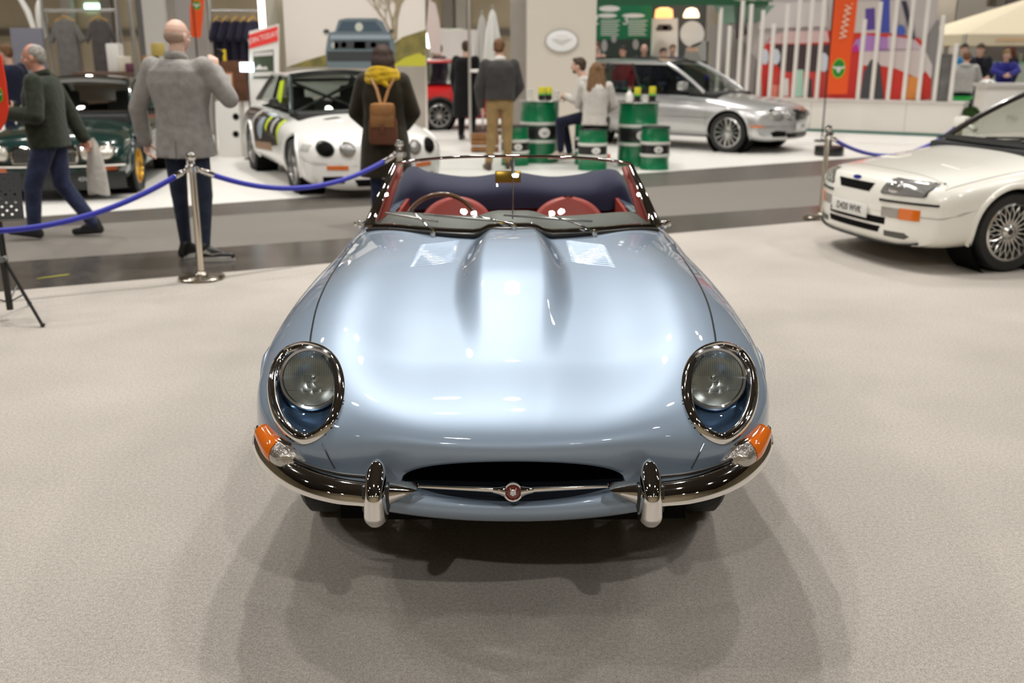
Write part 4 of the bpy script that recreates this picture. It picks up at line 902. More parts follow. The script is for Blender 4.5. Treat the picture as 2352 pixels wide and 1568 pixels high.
class Person:
    """standing figure facing its own +y; joints may be moved before the clothes are put on"""
    def __init__(s, label, loc, rz, h=1.75, lean=0.0, twist=0.0, pelvis=None, build=1.0, skin=SKIN, group=None, wide=1.0):
        s.root = thing('person', label, 'person', loc, math.radians(rz), group); s.h = h; k = s.k = h / 1.75; s.b = build; s.skin = skin; s.w = wide
        J = s.J = {}
        for sx, L in ((-1, 'l'), (1, 'r')):
            J['hip' + L] = V3((sx * .095 * k, 0, .90 * k)); J['knee' + L] = V3((sx * .105 * k, .02, .49 * k)); J['ank' + L] = V3((sx * .11 * k, -.01, .085 * k)); J['toe' + L] = V3((sx * .13 * k, .17 * k, .035))
            J['sh' + L] = V3((sx * .185 * k * wide, -.01, 1.42 * k)); J['el' + L] = V3((sx * .24 * k, -.03, 1.13 * k)); J['wr' + L] = V3((sx * .24 * k, .06, .88 * k))
        pv = V3(pelvis) if pelvis else V3((0, 0, .93 * k))
        s.T = Matrix.Translation(pv) @ Matrix.Rotation(math.radians(twist), 4, 'Z') @ Matrix.Rotation(-math.radians(lean), 4, 'X') @ Matrix.Translation((0, 0, -.93 * k))
        for q in ('shl', 'shr', 'ell', 'elr', 'wrl', 'wrr'): J[q] = s.T @ J[q]
        s.neck = s.T @ V3((0, -.02, 1.45 * k)); s.headM = None; s.hand_d = {}
    def head(s, yaw=0, pitch=0, fwd=.03):
        k = s.k; s.headM = Matrix.Translation(s.T @ V3((0, fwd * k, 1.635 * k))) @ Matrix.Rotation(math.radians(yaw), 4, 'Z') @ Matrix.Rotation(-math.radians(pitch), 4, 'X') @ Matrix.Scale(k, 4)
    def body(s, hands=True, vox=.0075, face=True):
        if s.headM is None: s.head()
        k, J, b, H = s.k, s.J, MB(), s.headM; hp = lambda *p: tuple(H @ V3(p)); R = H.to_3x3()
        rb = Matrix(R)
        def ball(c, r): b.ball(hp(*c), r, 18, rot=rb)
        ball((0, -.012, .022), (.076, .096, .094)); ball((0, .02, -.03), (.063, .070, .070)); ball((0, .046, -.078), (.034, .034, .030)); ball((0, .058, -.045), (.040, .028, .035))
        b.cap(hp(0, .080, .018), hp(0, .103, -.022), .009 * k, .0145 * k, 10); b.cap(hp(-.032, .076, .026), hp(.032, .076, .026), .012 * k, .012 * k, 10)
        for sx in (-1, 1): b.ball(hp(sx * .077, -.008, -.012), (.010, .019, .031), 12, rot=rb); b.cap(hp(sx * .045, .055, -.03), hp(sx * .03, .06, -.06), .020 * k, .016 * k, 8)
        b.cap(s.neck, hp(0, -.012, -.06), .060 * k, .055 * k, 14)
        loft_closed(b, torso_rows(s.T, [(.86 * k, .13 * k, .085 * k, 0), (1.05 * k, .13 * k, .085 * k, 0), (1.28 * k, .145 * k, .09 * k, 0), (1.42 * k, .11 * k, .065 * k, -.01), (1.47 * k, .06 * k, .055 * k, -.02)]))
        for L in 'lr':
            b.cap(s.T @ V3((0, -.01, 1.40 * k)), J['sh' + L], .05 * k, .045 * k); b.cap(J['sh' + L], J['el' + L], .042 * k, .034 * k); b.cap(J['el' + L], J['wr' + L], .036 * k, .026 * k)
            b.cap(J['hip' + L], J['knee' + L], .062 * k, .046 * k); b.cap(J['knee' + L], J['ank' + L], .044 * k, .032 * k); b.cap(J['ank' + L], J['ank' + L] + (J['toe' + L] - J['ank' + L]) * .6, .032 * k, .025 * k)
            if hands:
                d, pm, cu = s.hand_d.get(L, ((J['wr' + L] - J['el' + L]).normalized(), (-1 if L == 'r' else 1, 0, 0), .45))[:3]; th = V3((0, 1, .1)) if abs(V3(d).y) < .8 else V3((0, 0, 1))
                if len(s.hand_d.get(L, ())) > 3: th = V3(s.hand_d[L][3])
                add_hand(b, J['wr' + L], d, pm, th, cu, k)
        o = fused(b, 'body', s.skin, s.root, vox, 2); s.bodyo = o
        if face:
            for sx in (-1, 1):
                e = MB(); e.ball(hp(sx * .031, .083, .005), .0125 * k, 12); eo = e.build('eye', mat('eye_white', (.7, .68, .65), .2), s.root)
                e = MB(); e.ball(hp(sx * .031, .0905, .005), .0075 * k, 10); e.build('iris', mat('iris_dark', (.03, .02, .015), .1), eo)
                e = MB(); e.tube([hp(sx * .016, .0935, .026), hp(sx * .034, .090, .031), hp(sx * .050, .076, .026)], [.0035, .0042, .002], 6); e.build('eyebrow', s.hairmat if hasattr(s, 'hairmat') else mat('brow', (.06, .04, .03), .8), s.root)
            e = MB(); e.tube([hp(-.024, .078, -.050), hp(0, .0885, -.048), hp(.024, .078, -.050)], [.003, .0058, .003], 8); e.build('mouth', mat('lips', (.42, .16, .13), .5), s.root)
        return s
    def hair(s, m, kind='short', vox=.009):
        s.hairmat = m; H = s.headM; hp = lambda *p: tuple(H @ V3(p)); rb = H.to_3x3(); b = MB(); k = s.k
        if kind == 'short':
            b.ball(hp(0, -.022, .036), (.083, .098, .092), 18, rot=rb); b.ball(hp(0, -.060, -.005), (.070, .055, .07), 16, rot=rb); b.ball(hp(0, .045, .090), (.060, .045, .028), 14, rot=rb)
        elif kind == 'cropped':
            b.ball(hp(0, -.026, .030), (.080, .090, .084), 18, rot=rb); b.ball(hp(0, -.060, -.01), (.069, .050, .06), 16, rot=rb)
        elif kind == 'rim':        # bald on top, close hair at the back and sides
            b.ball(hp(0, -.030, -.004), (.0785, .081, .060), 18, rot=rb)
        elif kind == 'bob':
            b.ball(hp(0, -.020, .026), (.102, .110, .098), 18, rot=rb); b.ball(hp(0, -.050, -.05), (.118, .085, .11), 18, rot=rb); b.ball(hp(0, -.060, -.13), (.132, .068, .085), 16, rot=rb)
        elif kind == 'long':
            b.ball(hp(0, -.020, .030), (.092, .106, .096), 18, rot=rb)
            for x, w in ((-.06, .9), (-.02, 1), (.02, 1), (.06, .95)): b.cap(hp(x, -.06, .02), hp(x * 1.6, -.12, -.25), .05, .055, 12); b.cap(hp(x * 1.6, -.12, -.25), hp(x * 1.2, -.13, -.44 * w), .055, .022, 12)
        return fused(b, 'hair', m, s.root, vox, 3)
    def top(s, name, m, hem=.90, pad=.018, flare=.0, sleeve=1.0, vox=.012, collar=None, belly=0.0, smooth_=4, puff=0):
        k, J, b, w = s.k, s.J, MB(), s.b; kw = k * w
        rows = [(hem * k, .165 * kw + pad + flare, .115 * kw + pad + flare, 0)]
        if hem < .82: rows.append((.86 * k, .168 * kw + pad + flare * .5, .118 * kw + pad + flare * .5, 0))
        rows += [(1.0 * k, .160 * kw + pad + flare * .2, .112 * kw + pad + belly, belly), (1.12 * k, .160 * kw + pad, .112 * kw + pad + belly, belly), (1.30 * k, .178 * kw * s.w + pad, .118 * kw + pad, 0), (1.39 * k, .165 * kw * s.w + pad, .10 * kw + pad, -.012), (1.445 * k, .115 * kw + pad, .075 * kw + pad, -.018), (1.475 * k, .06 * k + pad * .7, .058 * k + pad * .6, -.02)]
        loft_closed(b, torso_rows(s.T, rows))
        for L in 'lr':
            sg = -1 if L == 'l' else 1; b.cap(s.T @ V3((sg * .10 * k * s.w, -.015, 1.385 * k)), J['sh' + L] + V3((0, 0, -.012)), .058 * kw + pad, .052 * kw + pad)
            b.cap(J['sh' + L], J['el' + L], .050 * kw + pad, .042 * kw + pad)
            if sleeve > .5: b.cap(J['el' + L], J['el' + L].lerp(J['wr' + L], (sleeve - .5) * 2), .042 * kw + pad, .033 * kw + pad)
        o = fused(b, name, m, s.root, vox, smooth_)
        if collar:
            c_ = MB(); c_.tube([s.T @ V3((.072 * k * math.sin(a), -.018 - .066 * k * math.cos(a), (1.485 - .02 * math.cos(a + math.pi)) * k)) for a in np.linspace(-2.6, 2.6, 24)], .020 * k, 8, flat=(1.5, .7), up=(0, 0, 1)); c_.build('collar', collar, o)
        return o
    def pants(s, m, pad=.014, vox=.011, name='trousers', cut=1.0, waist=1.0):
        k, J, b = s.k, s.J, MB(); kw = k * s.b
        loft_closed(b, torso_rows(s.T, [(.84 * k, .15 * kw, .105 * kw, 0), (.92 * k, .165 * kw, .115 * kw, 0), (waist * k, .150 * kw, .105 * kw, 0)]))
        for L in 'lr':
            b.cap(J['hip' + L], J['knee' + L], .080 * kw + pad, .056 * kw + pad); b.cap(J['knee' + L], J['knee' + L].lerp(J['ank' + L], .97 * cut), .054 * kw + pad, .040 * k + pad)
        return fused(b, name, m, s.root, vox, 3)
    def shoes(s, m, sole=None, vox=.008):
        for L in 'lr':
            a, t = s.J['ank' + L], s.J['toe' + L]; d = (t - a); d.z = 0; d.normalize(); b = MB(); fl = V3((0, 0, 1)); z0 = min(a.z - .05 * s.k, t.z)
            heel = V3((a.x, a.y, a.z - .045 * s.k)) - d * .035; toe = V3((t.x, t.y, t.z + .002)); b.cap(heel, toe, .040, .034, 12); b.cap(a + V3((0, 0, .0)), a.lerp(toe, .55), .046, .034, 12); b.cap(a + V3((0, 0, .03)), heel, .046, .042, 12)
            o = fused(b, 'shoe', m, s.root, vox, 2)
            if sole:
                c_ = MB(); n = V3((-d.y, d.x, 0)); up = V3((0, 0, -1))
                out = [(-.05, .0), (-.045, .03), (.05, .036), (.12, .042), (.19, .036), (.225, .012), (.225, -.012), (.19, -.036), (.12, -.042), (.05, -.036), (-.045, -.03)]
                base = V3((a.x, a.y, 0)); zz = lambda u: heel.z - .030 + (toe.z - heel.z) * max(0, min(1, u / .2)) - .012; c_.prism([tuple(base + d * u * 1.04 + n * v_ * 1.14 + V3((0, 0, max(.001, zz(u))))) for u, v_ in out], (0, 0, .036)); c_.build('sole', sole, o)
        return s
JEAN = cloth('dark_denim', (.022, .030, .055), .35, 14); JEANB = cloth('blue_denim', (.035, .045, .10), .4, 12)
BLACKC = cloth('black_cloth', (.008, .008, .009)); NAVYC = cloth('navy_cloth', (.012, .014, .035)); GREYC = cloth('grey_blazer', (.33, .315, .30), .22, 16)
SHOE = mat('black_shoe', (.012, .012, .013), .4); SOLE = mat('white_sole', (.6, .58, .54), .6)
def at(u, v, y):
    q = v - 784; c, s_ = math.cos(PITCH), math.sin(PITCH); dx, dy, dz = u - 1176, FPX * c - q * s_, -FPX * s_ - q * c; t = y / dy; return Vector((dx * t, y, EYE + dz * t))
# bald man in the grey jacket, back to us, raising a phone
p = Person('bald man in a grey jacket and dark jeans, back turned, behind the blue rope', (-2.57, 7.95, 0), -14, 1.84, build=1.07, wide=1.14, skin=SKIN2)
J = p.J; J['ankl'] = V3((-.06, -.02, .09)); J['kneel'] = V3((-.11, .03, .50)); J['toel'] = V3((.02, .14, .035)); J['ankr'] = V3((.15, -.10, .09)); J['kneer'] = V3((.13, 0, .50)); J['toer'] = V3((.345, -.04, .035))
J['elr'] = V3((.36, .10, 1.25)); J['wrr'] = V3((.16, .27, 1.46)); J['ell'] = V3((-.37, -.03, 1.18)); J['wrl'] = V3((-.38, .04, .92)); p.hand_d['r'] = (V3((-.25, .25, .9)), V3((-.6, .7, 0)), .5, (0, -1, .2)); p.hand_d['l'] = (V3((.1, .05, -1)), V3((1, 0, 0)), .5)
p.head(-12, 4); p.hair(mat('stubble', (.36, .25, .19), .8), 'rim'); p.body(vox=.007); jk = p.top('jacket', GREYC, .77, .024, .018, .98, collar=GREYC, vox=.010); p.pants(JEAN, .004); p.shoes(SHOE, SOLE)
b = MB()
for z in (0,): b.tube([(.02, -.172, .80), (.02, -.165, .94)], .003, 5)
b.build('jacket_vent', mat('vent_dark', (.10, .10, .095), .9), jk)
b = MB(); b.prism([(.16, -.155, .075), (.24, -.135, .058), (.30, -.105, .070), (.23, -.140, .072), (.19, -.152, .10)], (.004, -.006, .0)); b.build('shoe_mark', SOLE, p.root)
b = MB(); b.box((0, 0, 0), (.075, .010, .15), bev=.004); ph = b.build('phone', BLACK, None); ph.location = p.root.matrix_basis @ V3((.125, .37, 1.55)); ph.rotation_euler = (0, .5, -.3); tag(ph, 'black phone held up in the right hand of the bald man', 'phone')
# man in the green fleece walking left
FLE = cloth('green_fleece', (.030, .037, .024), .3, 20, .4)
p = Person('grey-haired man in a dark green fleece and jeans walking left past the rope', (-4.05, 8.87, 0), 92, 1.67, build=1.10, lean=2, skin=SKIN3)
J = p.J; J['kneel'] = V3((-.09, .16, .47)); J['ankl'] = V3((-.08, .20, .09)); J['toel'] = V3((-.10, .40, .075)); J['kneer'] = V3((.09, -.02, .47)); J['ankr'] = V3((.09, -.27, .10)); J['toer'] = V3((.09, -.09, .035))
J['ell'] = V3((-.27, -.02, 1.08)); J['wrl'] = V3((-.20, .22, 1.10)); J['elr'] = V3((.25, -.10, 1.08)); J['wrr'] = V3((.24, -.20, .86)); p.hand_d['l'] = (V3((.1, .55, .75)), V3((.9, .2, 0)), .7, (0, -.2, 1))
p.head(4, 5); p.hair(hairm('grey_hair', (.45, .42, .38)), 'cropped'); p.body(vox=.007); p.top('fleece', FLE, .84, .026, .006, .98, collar=FLE, belly=.012, vox=.010); p.pants(JEANB, .020); p.shoes(SHOE)
wl = p.root.matrix_basis @ V3((-.185, .30, 1.20))
b = MB(); b.ball((0, 0, 0), (.032, .032, .045), 14); o = b.build('pastry', mat('pastry_crust', (.62, .45, .18), .8, bump=.4, bscale=60)); o.location = wl; tag(o, 'small golden snack in the raised hand of the man in green fleece', 'snack')
b = MB(); gr = []
for i in range(14):
    t = i / 13; gr.append([(.05 + .11 * t ** .6 * math.cos(a) + .012 * math.sin(3 * a + 4 * t), .03 + .035 * t ** .5 * math.sin(a), -.50 * t + .02 * math.sin(2 * a) * t) for a in np.linspace(0, 2 * math.pi, 20, endpoint=False)])
b.grid(gr, closed_v=True); b.f.append(tuple(13 * 20 + i for i in range(20))); b.mi.append(0); o = b.build('carrier_bag', mat('white_plastic', (.62, .60, .55), .4, bump=.5, bscale=12)); o.location = (-3.83, 8.92 + .18, .86); tag(o, 'white carrier bag swinging behind the man in the green fleece', 'bag')
# woman with the leather backpack
COAT = cloth('olive_coat', (.032, .026, .015), .3, 10)
p = Person('woman in a long dark olive coat and mustard scarf, seen from behind', (-1.19, 9.5, 0), 0, 1.66, skin=SKIN2, build=1.02)
J = p.J; J['ell'] = V3((-.27, .02, 1.06)); J['wrl'] = V3((-.17, .16, .93)); J['elr'] = V3((.27, .02, 1.06)); J['wrr'] = V3((.17, .16, .93))
p.head(8, 8); p.hair(hairm('chestnut_hair', (.050, .019, .010)), 'bob'); p.body(); p.top('coat', COAT, .50, .030, .06, .98, vox=.011); p.pants(JEANB, .008); p.shoes(SHOE)
b = MB(); MUS = cloth('mustard_scarf', (.52, .33, .012), .35, 14, .6)
for i, (r, z, t_) in enumerate(((.125, 1.37, .040), (.112, 1.41, .042), (.095, 1.445, .036))): b.tube([(r * math.sin(a) * 1.15, -.02 - r * .85 * math.cos(a), z + .015 * math.sin(2 * a + i) - .012 * math.cos(a)) for a in np.linspace(0, 2 * math.pi, 26, endpoint=False)], t_, 10, closed=True)
b.cap((-.04, -.11, 1.40), (.06, -.155, 1.30), .045, .02)
fused(b, 'scarf', MUS, p.root, .009, 2)
TAN = mat('tan_leather', (.30, .135, .035), .5, bump=.1, bscale=60, var=.3, vscale=8); BRN = mat('brown_leather', (.12, .035, .012), .5, bump=.1, bscale=60)
bp = thing('backpack', 'tan and brown leather backpack on the back of the woman in olive', 'backpack', (-1.175, 9.5 - .235, .98))
b = MB(); b.box((0, 0, -.07), (.26, .13, .25), bev=.045); b.build('bag_body', BRN, bp)
b = MB(); b.box((0, -.006, .105), (.225, .145, .15), bev=.04); b.box((0, -.062, .02), (.215, .03, .11), bev=.012); b.build('flap', TAN, bp)
b = MB(); b.box((0, -.082, -.045), (.035, .012, .09), bev=.004); b.build('buckle_strap', BRN, bp)
for sx in (-1, 1):
    b = MB(); b.tube([(sx * .015, .0, .17), (sx * .055, .06, .30), (sx * .10, .10, .385), (sx * .11, .18, .42)], .011, 6, flat=(1, 1.6)); b.build('shoulder_strap', TAN, bp)
# man in khaki trousers
KH = cloth('khaki_cotton', (.30, .20, .085), .25, 10); SWT = cloth('charcoal_jumper', (.050, .047, .046), .2, 12)
p = Person('man in a charcoal jumper and khaki trousers, back turned, by a green drum table', (-.17, 14.25, 0), 8, 1.77, build=1.1, skin=SKIN, wide=1.05)
J = p.J; J['ankl'] = V3((-.17, -.05, .09)); J['toel'] = V3((-.20, .14, .035)); J['ankr'] = V3((.12, .05, .09)); J['elr'] = V3((.28, .0, 1.14)); J['wrr'] = V3((.19, .12, .98)); J['ell'] = V3((-.29, 0, 1.13)); J['wrl'] = V3((-.26, .06, .90))
p.head(-14, 10); p.hair(hairm('ginger_hair', (.19, .085, .03)), 'short'); p.body(vox=.009, face=False); p.top('jumper', SWT, .96, .024, .0, 1.0, collar=mat('white_collar', (.7, .68, .64), .8)); p.pants(KH, .014); p.shoes(mat('brown_shoe', (.06, .035, .02), .5))
# figure in black
p = Person('person in a long black coat by the red hatchback', (-.86, 19.3, 0), -20, 1.80, build=1.1, skin=SKIN2)
p.head(10, 5); p.hair(hairm('brown_hair', (.07, .04, .02)), 'short'); p.body(vox=.010, face=False); p.top('coat', BLACKC, .42, .03, .05, 1.0, vox=.014); p.pants(BLACKC, .02); p.shoes(SHOE)
p = Person('person in a plum jacket behind the red hatchback', (-1.72, 24.4, 0), 60, 1.78, skin=SKIN)
p.head(20, 5); p.hair(hairm('dark_brown_hair', (.045, .020, .010)), 'short'); p.body(vox=.011, face=False); p.top('jacket', cloth('plum_cloth', (.06, .035, .065)), .85, .025, vox=.014); p.pants(BLACKC); p.shoes(SHOE)
# seated pair at the drum tables: he faces left, she has her back to us
SH = cloth('cream_shirt', (.55, .52, .48), .15, 10)
p = Person('bearded man in a pale shirt and navy trousers perched on a stool, facing left', (1.14, 15.0, 0), 78, 1.76, pelvis=(0, 0, .72), lean=12, skin=SKIN)
J = p.J; J['hipl'] = V3((-.10, .02, .70)); J['hipr'] = V3((.10, .02, .70)); J['kneel'] = V3((-.14, .42, .62)); J['kneer'] = V3((.12, .40, .60)); J['ankl'] = V3((-.12, .40, .18)); J['ankr'] = V3((.12, .30, .14)); J['toel'] = V3((-.12, .57, .10)); J['toer'] = V3((.12, .47, .06))
J['ell'] = p.J['shl'] + V3((-.06, .10, -.27)); J['wrl'] = V3((-.14, .32, .98)); J['elr'] = p.J['shr'] + V3((.05, .10, -.27)); J['wrr'] = V3((.10, .35, .96))
p.head(-4, 0); p.hair(hairm('brown_hair', (.07, .04, .02)), 'short'); p.body(vox=.008); p.top('shirt', SH, .93, .018, vox=.011); p.pants(NAVYC, .012); p.shoes(mat('pale_shoe', (.5, .42, .36), .6))
b = MB(); H = p.headM; b.ball(tuple(H @ V3((0, .040, -.068))), (.048, .050, .040), 14, rot=H.to_3x3()); fused(b, 'beard', hairm('beard_brown', (.05, .03, .018)), p.root, .009, 2)
p = Person('woman with very long light brown hair in a pale top, seated with her back turned', (1.16, 14.25, 0), -12, 1.68, pelvis=(0, 0, .68), lean=4, skin=SKIN2)
J = p.J; J['hipl'] = V3((-.10, .0, .68)); J['hipr'] = V3((.10, .0, .68)); J['kneel'] = V3((-.16, .40, .66)); J['kneer'] = V3((.10, .42, .66)); J['ankl'] = V3((-.22, .36, .24)); J['ankr'] = V3((.06, .36, .24)); J['toel'] = V3((-.26, .50, .15)); J['toer'] = V3((.06, .53, .15))
J['ell'] = p.J['shl'] + V3((-.08, .10, -.26)); J['wrl'] = V3((-.12, .26, 1.05)); J['elr'] = p.J['shr'] + V3((.08, .05, -.26)); J['wrr'] = V3((.12, .24, .80))
p.head(10, 0); p.hair(hairm('light_brown_hair', (.21, .105, .035)), 'long'); p.body(vox=.009, face=False); p.top('top', SH, .86, .018, .01, vox=.011); p.pants(BLACKC, .02); p.shoes(SHOE)
# heads and shoulders beyond the silver estate
GR = 'people sitting beyond the silver estate'
for u, v, col, hc, hk, lab, rz in ((1432, 108, (.30, .02, .03), (.05, .03, .02), 'short', 'person in a dark red top sitting beyond the silver estate', 150), (1480, 104, (.05, .05, .07), (.5, .46, .42), 'rim', 'bald person in a dark top sitting beyond the silver estate', 170), (1523, 112, (.03, .03, .05), (.04, .025, .015), 'short', 'dark-haired person in a dark top, beyond the roof of the silver estate', 200), (1545, 104, (.015, .02, .05), (.16, .09, .04), 'short', 'brown-haired person in navy sitting upright beyond the silver estate', 185), (1370, 98, (.5, .3, .25), (.2, .1, .05), 'short', 'person half hidden by the grey panel, beyond the silver estate', 140)):
    y = {1432: 23.0, 1480: 24.0, 1523: 23.1, 1545: 24.2, 1370: 23.6}[u]; a = at(u, v, y); hh = 1.72; pz = a.z - (hh - .02) + .93 * hh / 1.75
    p = Person(lab, (a.x, y, 0), rz, hh, pelvis=(0, 0, pz), group=GR); p.J.update({k_: V3(v_) for k_, v_ in {'hipl': (-.1, 0, pz), 'hipr': (.1, 0, pz), 'kneel': (-.12, .4, pz), 'kneer': (.12, .4, pz), 'ankl': (-.12, .4, .09), 'ankr': (.12, .4, .09), 'toel': (-.12, .55, .04), 'toer': (.12, .55, .04)}.items()})
    p.head(0, 5); p.hair(hairm('hair_%d' % u, hc), hk, .011); p.body(vox=.012); p.top('jumper', cloth('cloth_%d' % u, col), .88, .02, vox=.015); p.pants(NAVYC, vox=.015); p.shoes(SHOE, vox=.012)
# group at the white counter on the right
def stand(lab, u, v, y, rz, h, topc, hairc, kind='short', sleeve=1.0, vox=.011, seat=None, pants=NAVYC, yaw=0, pitch=8, tn='shirt', lean=0, skin=SKIN, pad=.02, arms=None, face=True):
    a = at(u, v, y); pz = a.z - h + .93 * h / 1.75 + .01; sit = seat is not None
    p = Person(lab, (a.x, y, 0), rz, h, pelvis=(0, 0, pz) if sit else None, lean=lean, skin=skin)
    if sit: p.J.update({k_: V3(v_) for k_, v_ in {'hipl': (-.1, 0, pz - .03), 'hipr': (.1, 0, pz - .03), 'kneel': (-.14, .38, pz - .08), 'kneer': (.14, .38, pz - .08), 'ankl': (-.14, .30, max(.09, pz - .50)), 'ankr': (.14, .30, max(.09, pz - .50)), 'toel': (-.14, .46, max(.04, pz - .55)), 'toer': (.14, .46, max(.04, pz - .55))}.items()})
    if arms: p.J.update({k_: p.T @ V3(v_) for k_, v_ in arms.items()})
    p.head(yaw, pitch); p.hair(hairc, kind, .010); p.body(vox=vox, face=face); p.top(tn, topc, .90, pad, 0, sleeve, vox=.012); p.pants(pants); p.shoes(SHOE); return p, pz
HOOD = cloth('grey_marl', (.42, .41, .39), .15, 20)
p, pz = stand('man in a pale grey hooded top sitting at the counter, back turned', 2222, 118, 21.3, -25, 1.76, HOOD, hairm('ginger_hair', (.19, .085, .03)), seat=1, pitch=25, tn='hooded_top', lean=14, pad=.035, arms={'elr': (.30, .16, 1.16), 'wrr': (.16, .38, 1.12), 'ell': (-.30, .12, 1.14), 'wrl': (-.12, .36, 1.10)}, face=False)
b = MB(); b.tube([p.T @ V3((.11 * math.sin(a), -.06 - .07 * math.cos(a), 1.44 + .02 * math.cos(a))) for a in np.linspace(-2.2, 2.2, 16)], .045, 10); fused(b, 'hood', HOOD, p.root, .011, 3)
HS = p.root.location.copy(); HZ = pz
stand('man in a bright blue shirt, half hidden behind the man in the grey hooded top', 2218, 92, 23.0, 160, 1.78, cloth('bright_blue', (.02, .20, .42)), hairm('black_hair', (.015, .012, .01)), yaw=10, face=True)
stand('man in a black polo shirt leaning over the white counter', 2258, 86, 22.4, 150, 1.80, cloth('black_polo', (.012, .013, .02)), hairm('brown_hair', (.07, .04, .02)), sleeve=.55, lean=12, pitch=20, arms={'elr': (.26, .10, 1.16), 'wrr': (.05, .28, 1.08), 'ell': (-.27, .10, 1.14), 'wrl': (-.08, .30, 1.06)})
p, pz = stand('boy in a blue zip top sitting at the white counter', 2314, 115, 20.0, 165, 1.50, cloth('royal_blue', (.025, .025, .22)), hairm('fair_hair', (.30, .19, .07)), seat=1, pitch=12, arms={'elr': (.22, .10, 1.10), 'wrr': (.05, .30, 1.03), 'ell': (-.22, .10, 1.10), 'wrl': (-.03, .31, 1.03)})
stand('person in black with dark red hair under the cream canopy', 2326, 92, 24.0, 100, 1.75, BLACKC, hairm('red_brown_hair', (.12, .03, .012)), 'bob')
stand('person in a dark navy jacket at the far left, back turned', 16, 116, 14.8, 60, 1.70, NAVYC, hairm('ginger_hair', (.19, .085, .03)), pad=.03, face=False)
# ================================================================== barriers, drums, stands, hall
def one(name, b, m, label, cat, group=None, loc=None, **k):
    o = b.build(name, m, None, **k)
    if loc is not None: o.location = loc
    return tag(o, label, cat, group)
def span(u0, v0, u1, v1, y):
    a, c_ = at(u0, (v0 + v1) / 2, y), at(u1, (v0 + v1) / 2, y); um = (u0 + u1) / 2
    return a.x, c_.x, at(um, v1, y).z, at(um, v0, y).z
def slab(name, label, cat, u0, v0, u1, v1, y, d, m, ground=False, bev=.004, group=None, zmax=None):
    x0, x1, z0, z1 = span(u0, v0, u1, v1, y)
    if ground: z0 = 0.0
    if zmax: z1 = zmax
    t = thing(name, label, cat, ((x0 + x1) / 2, y + d / 2, z0), 0, group); b = MB(); b.box((0, 0, (z1 - z0) / 2), (x1 - x0, d, z1 - z0), bev=bev)
    b.build('panel', m, t); t['_w'] = x1 - x0; t['_h'] = z1 - z0; return t, x1 - x0, z1 - z0, -d / 2
def pxpoly(pts, y, t, name, m, th=.006, off=0.0):
    """flat shape printed on a panel: picture points carried to the panel's plane"""
    b = MB(); L = t.location + (t.parent.location if t.parent else V3((0, 0, 0))); P = [at(u, v, y) for u, v in pts]; b.prism([(p.x - L.x, y - L.y - off, p.z - L.z) for p in P], (0, -th, 0)); return b.build(name, m, t, smooth=0)
def ell(u, v, a, b_, n=24): return [(u + a * math.cos(t), v + b_ * math.sin(t)) for t in np.linspace(0, 2 * math.pi, n, endpoint=False)]
def flat(name, c=None, **k): return mat(name, tuple(min(.86, v * 1.28) for v in c) if c else c, k.pop('rough', .6), **k)
# ---- rope barriers
POSTM = mat('post_steel', (.66, .60, .50), .16, 1.0); ROPE = mat('blue_rope', (.012, .018, .40), .6, bump=.15, bscale=300, sheen=.4)
def stanchion(x, y, label, group='rope barrier posts'):
    t = thing('stanchion', label, 'barrier post', (x, y, 0), 0, group)
    b = MB(); b.lathe([(.0005, .0), (.165, .0), (.17, .006), (.168, .016), (.155, .024), (.06, .034), (.034, .05), (.030, .06)], n=40); b.build('base', POSTM, t)
    b = MB(); b.lathe([(.0245, .03), (.0245, .79)], n=24); b.build('pole', POSTM, t)
    b = MB(); b.lathe([(.025, .775), (.036, .78), (.036, .815), (.025, .82), (.020, .835), (.027, .845), (.018, .856)], n=24); b.ball((0, 0, .885), .036, 20); b.build('ball_finial', CHROME, t)
    for a in (0, math.pi):
        b = MB(); b.tube([(.034 * math.cos(a) + .018 * math.cos(q), .0, .797 + .018 * math.sin(q)) for q in np.linspace(0, 2 * math.pi, 14, endpoint=False)], .005, 6, closed=True); b.build('hook', CHROME, t)
    return t
s1 = stanchion(-2.284, 7.17, 'chrome rope post in front of the bald man'); s2 = stanchion(-.92, 8.25, 'chrome rope post beside the woman in the olive coat')
s3 = stanchion(3.10, 9.95, 'chrome rope post behind the nose of the white hatchback'); s4 = stanchion(5.12, 11.6, 'chrome rope post by the windscreen of the white hatchback')
def rope(p0, p1, sag, label):
    p0, p1 = V3(p0), V3(p1); d = (p1 - p0); n_ = d.normalized(); t = thing('rope', label, 'rope', p0, 0, 'blue barrier ropes')
    pts = [p0.lerp(p1, s_) - V3((0, 0, sag * 4 * s_ * (1 - s_))) - p0 for s_ in np.linspace(0, 1, 30)]
    ne = max(1, round(.11 / (d.length / 29))); pts = [p0.lerp(p1, s_) - V3((0, 0, sag * 4 * s_ * (1 - s_))) - p0 for s_ in np.linspace(0, 1, 61)]; ne *= 2
    b = MB(); b.tube(pts[ne - 1:len(pts) - ne + 1], .0195, 12); b.build('cord', ROPE, t)
    for seg in (pts[:ne + 1], pts[-ne - 1:][::-1]):
        b = MB(); b.tube(seg, [.008] + [.023] * (len(seg) - 1), 10); b.ball(seg[0], .012, 10); b.build('rope_end', CHROME, t)
zc_ = .797
rope((-2.32, 7.15, zc_), (-4.35, 5.95, zc_), .33, 'blue rope sagging in front of the walking man'); rope((-2.25, 7.19, zc_), (-.955, 8.235, zc_), .20, 'blue rope sagging in front of the white racing saloon')
rope((3.135, 9.97, zc_), (5.085, 11.59, zc_), .25, 'blue rope running behind the white hatchback')
stanchion(-4.39, 5.93, 'chrome rope post outside the left edge')
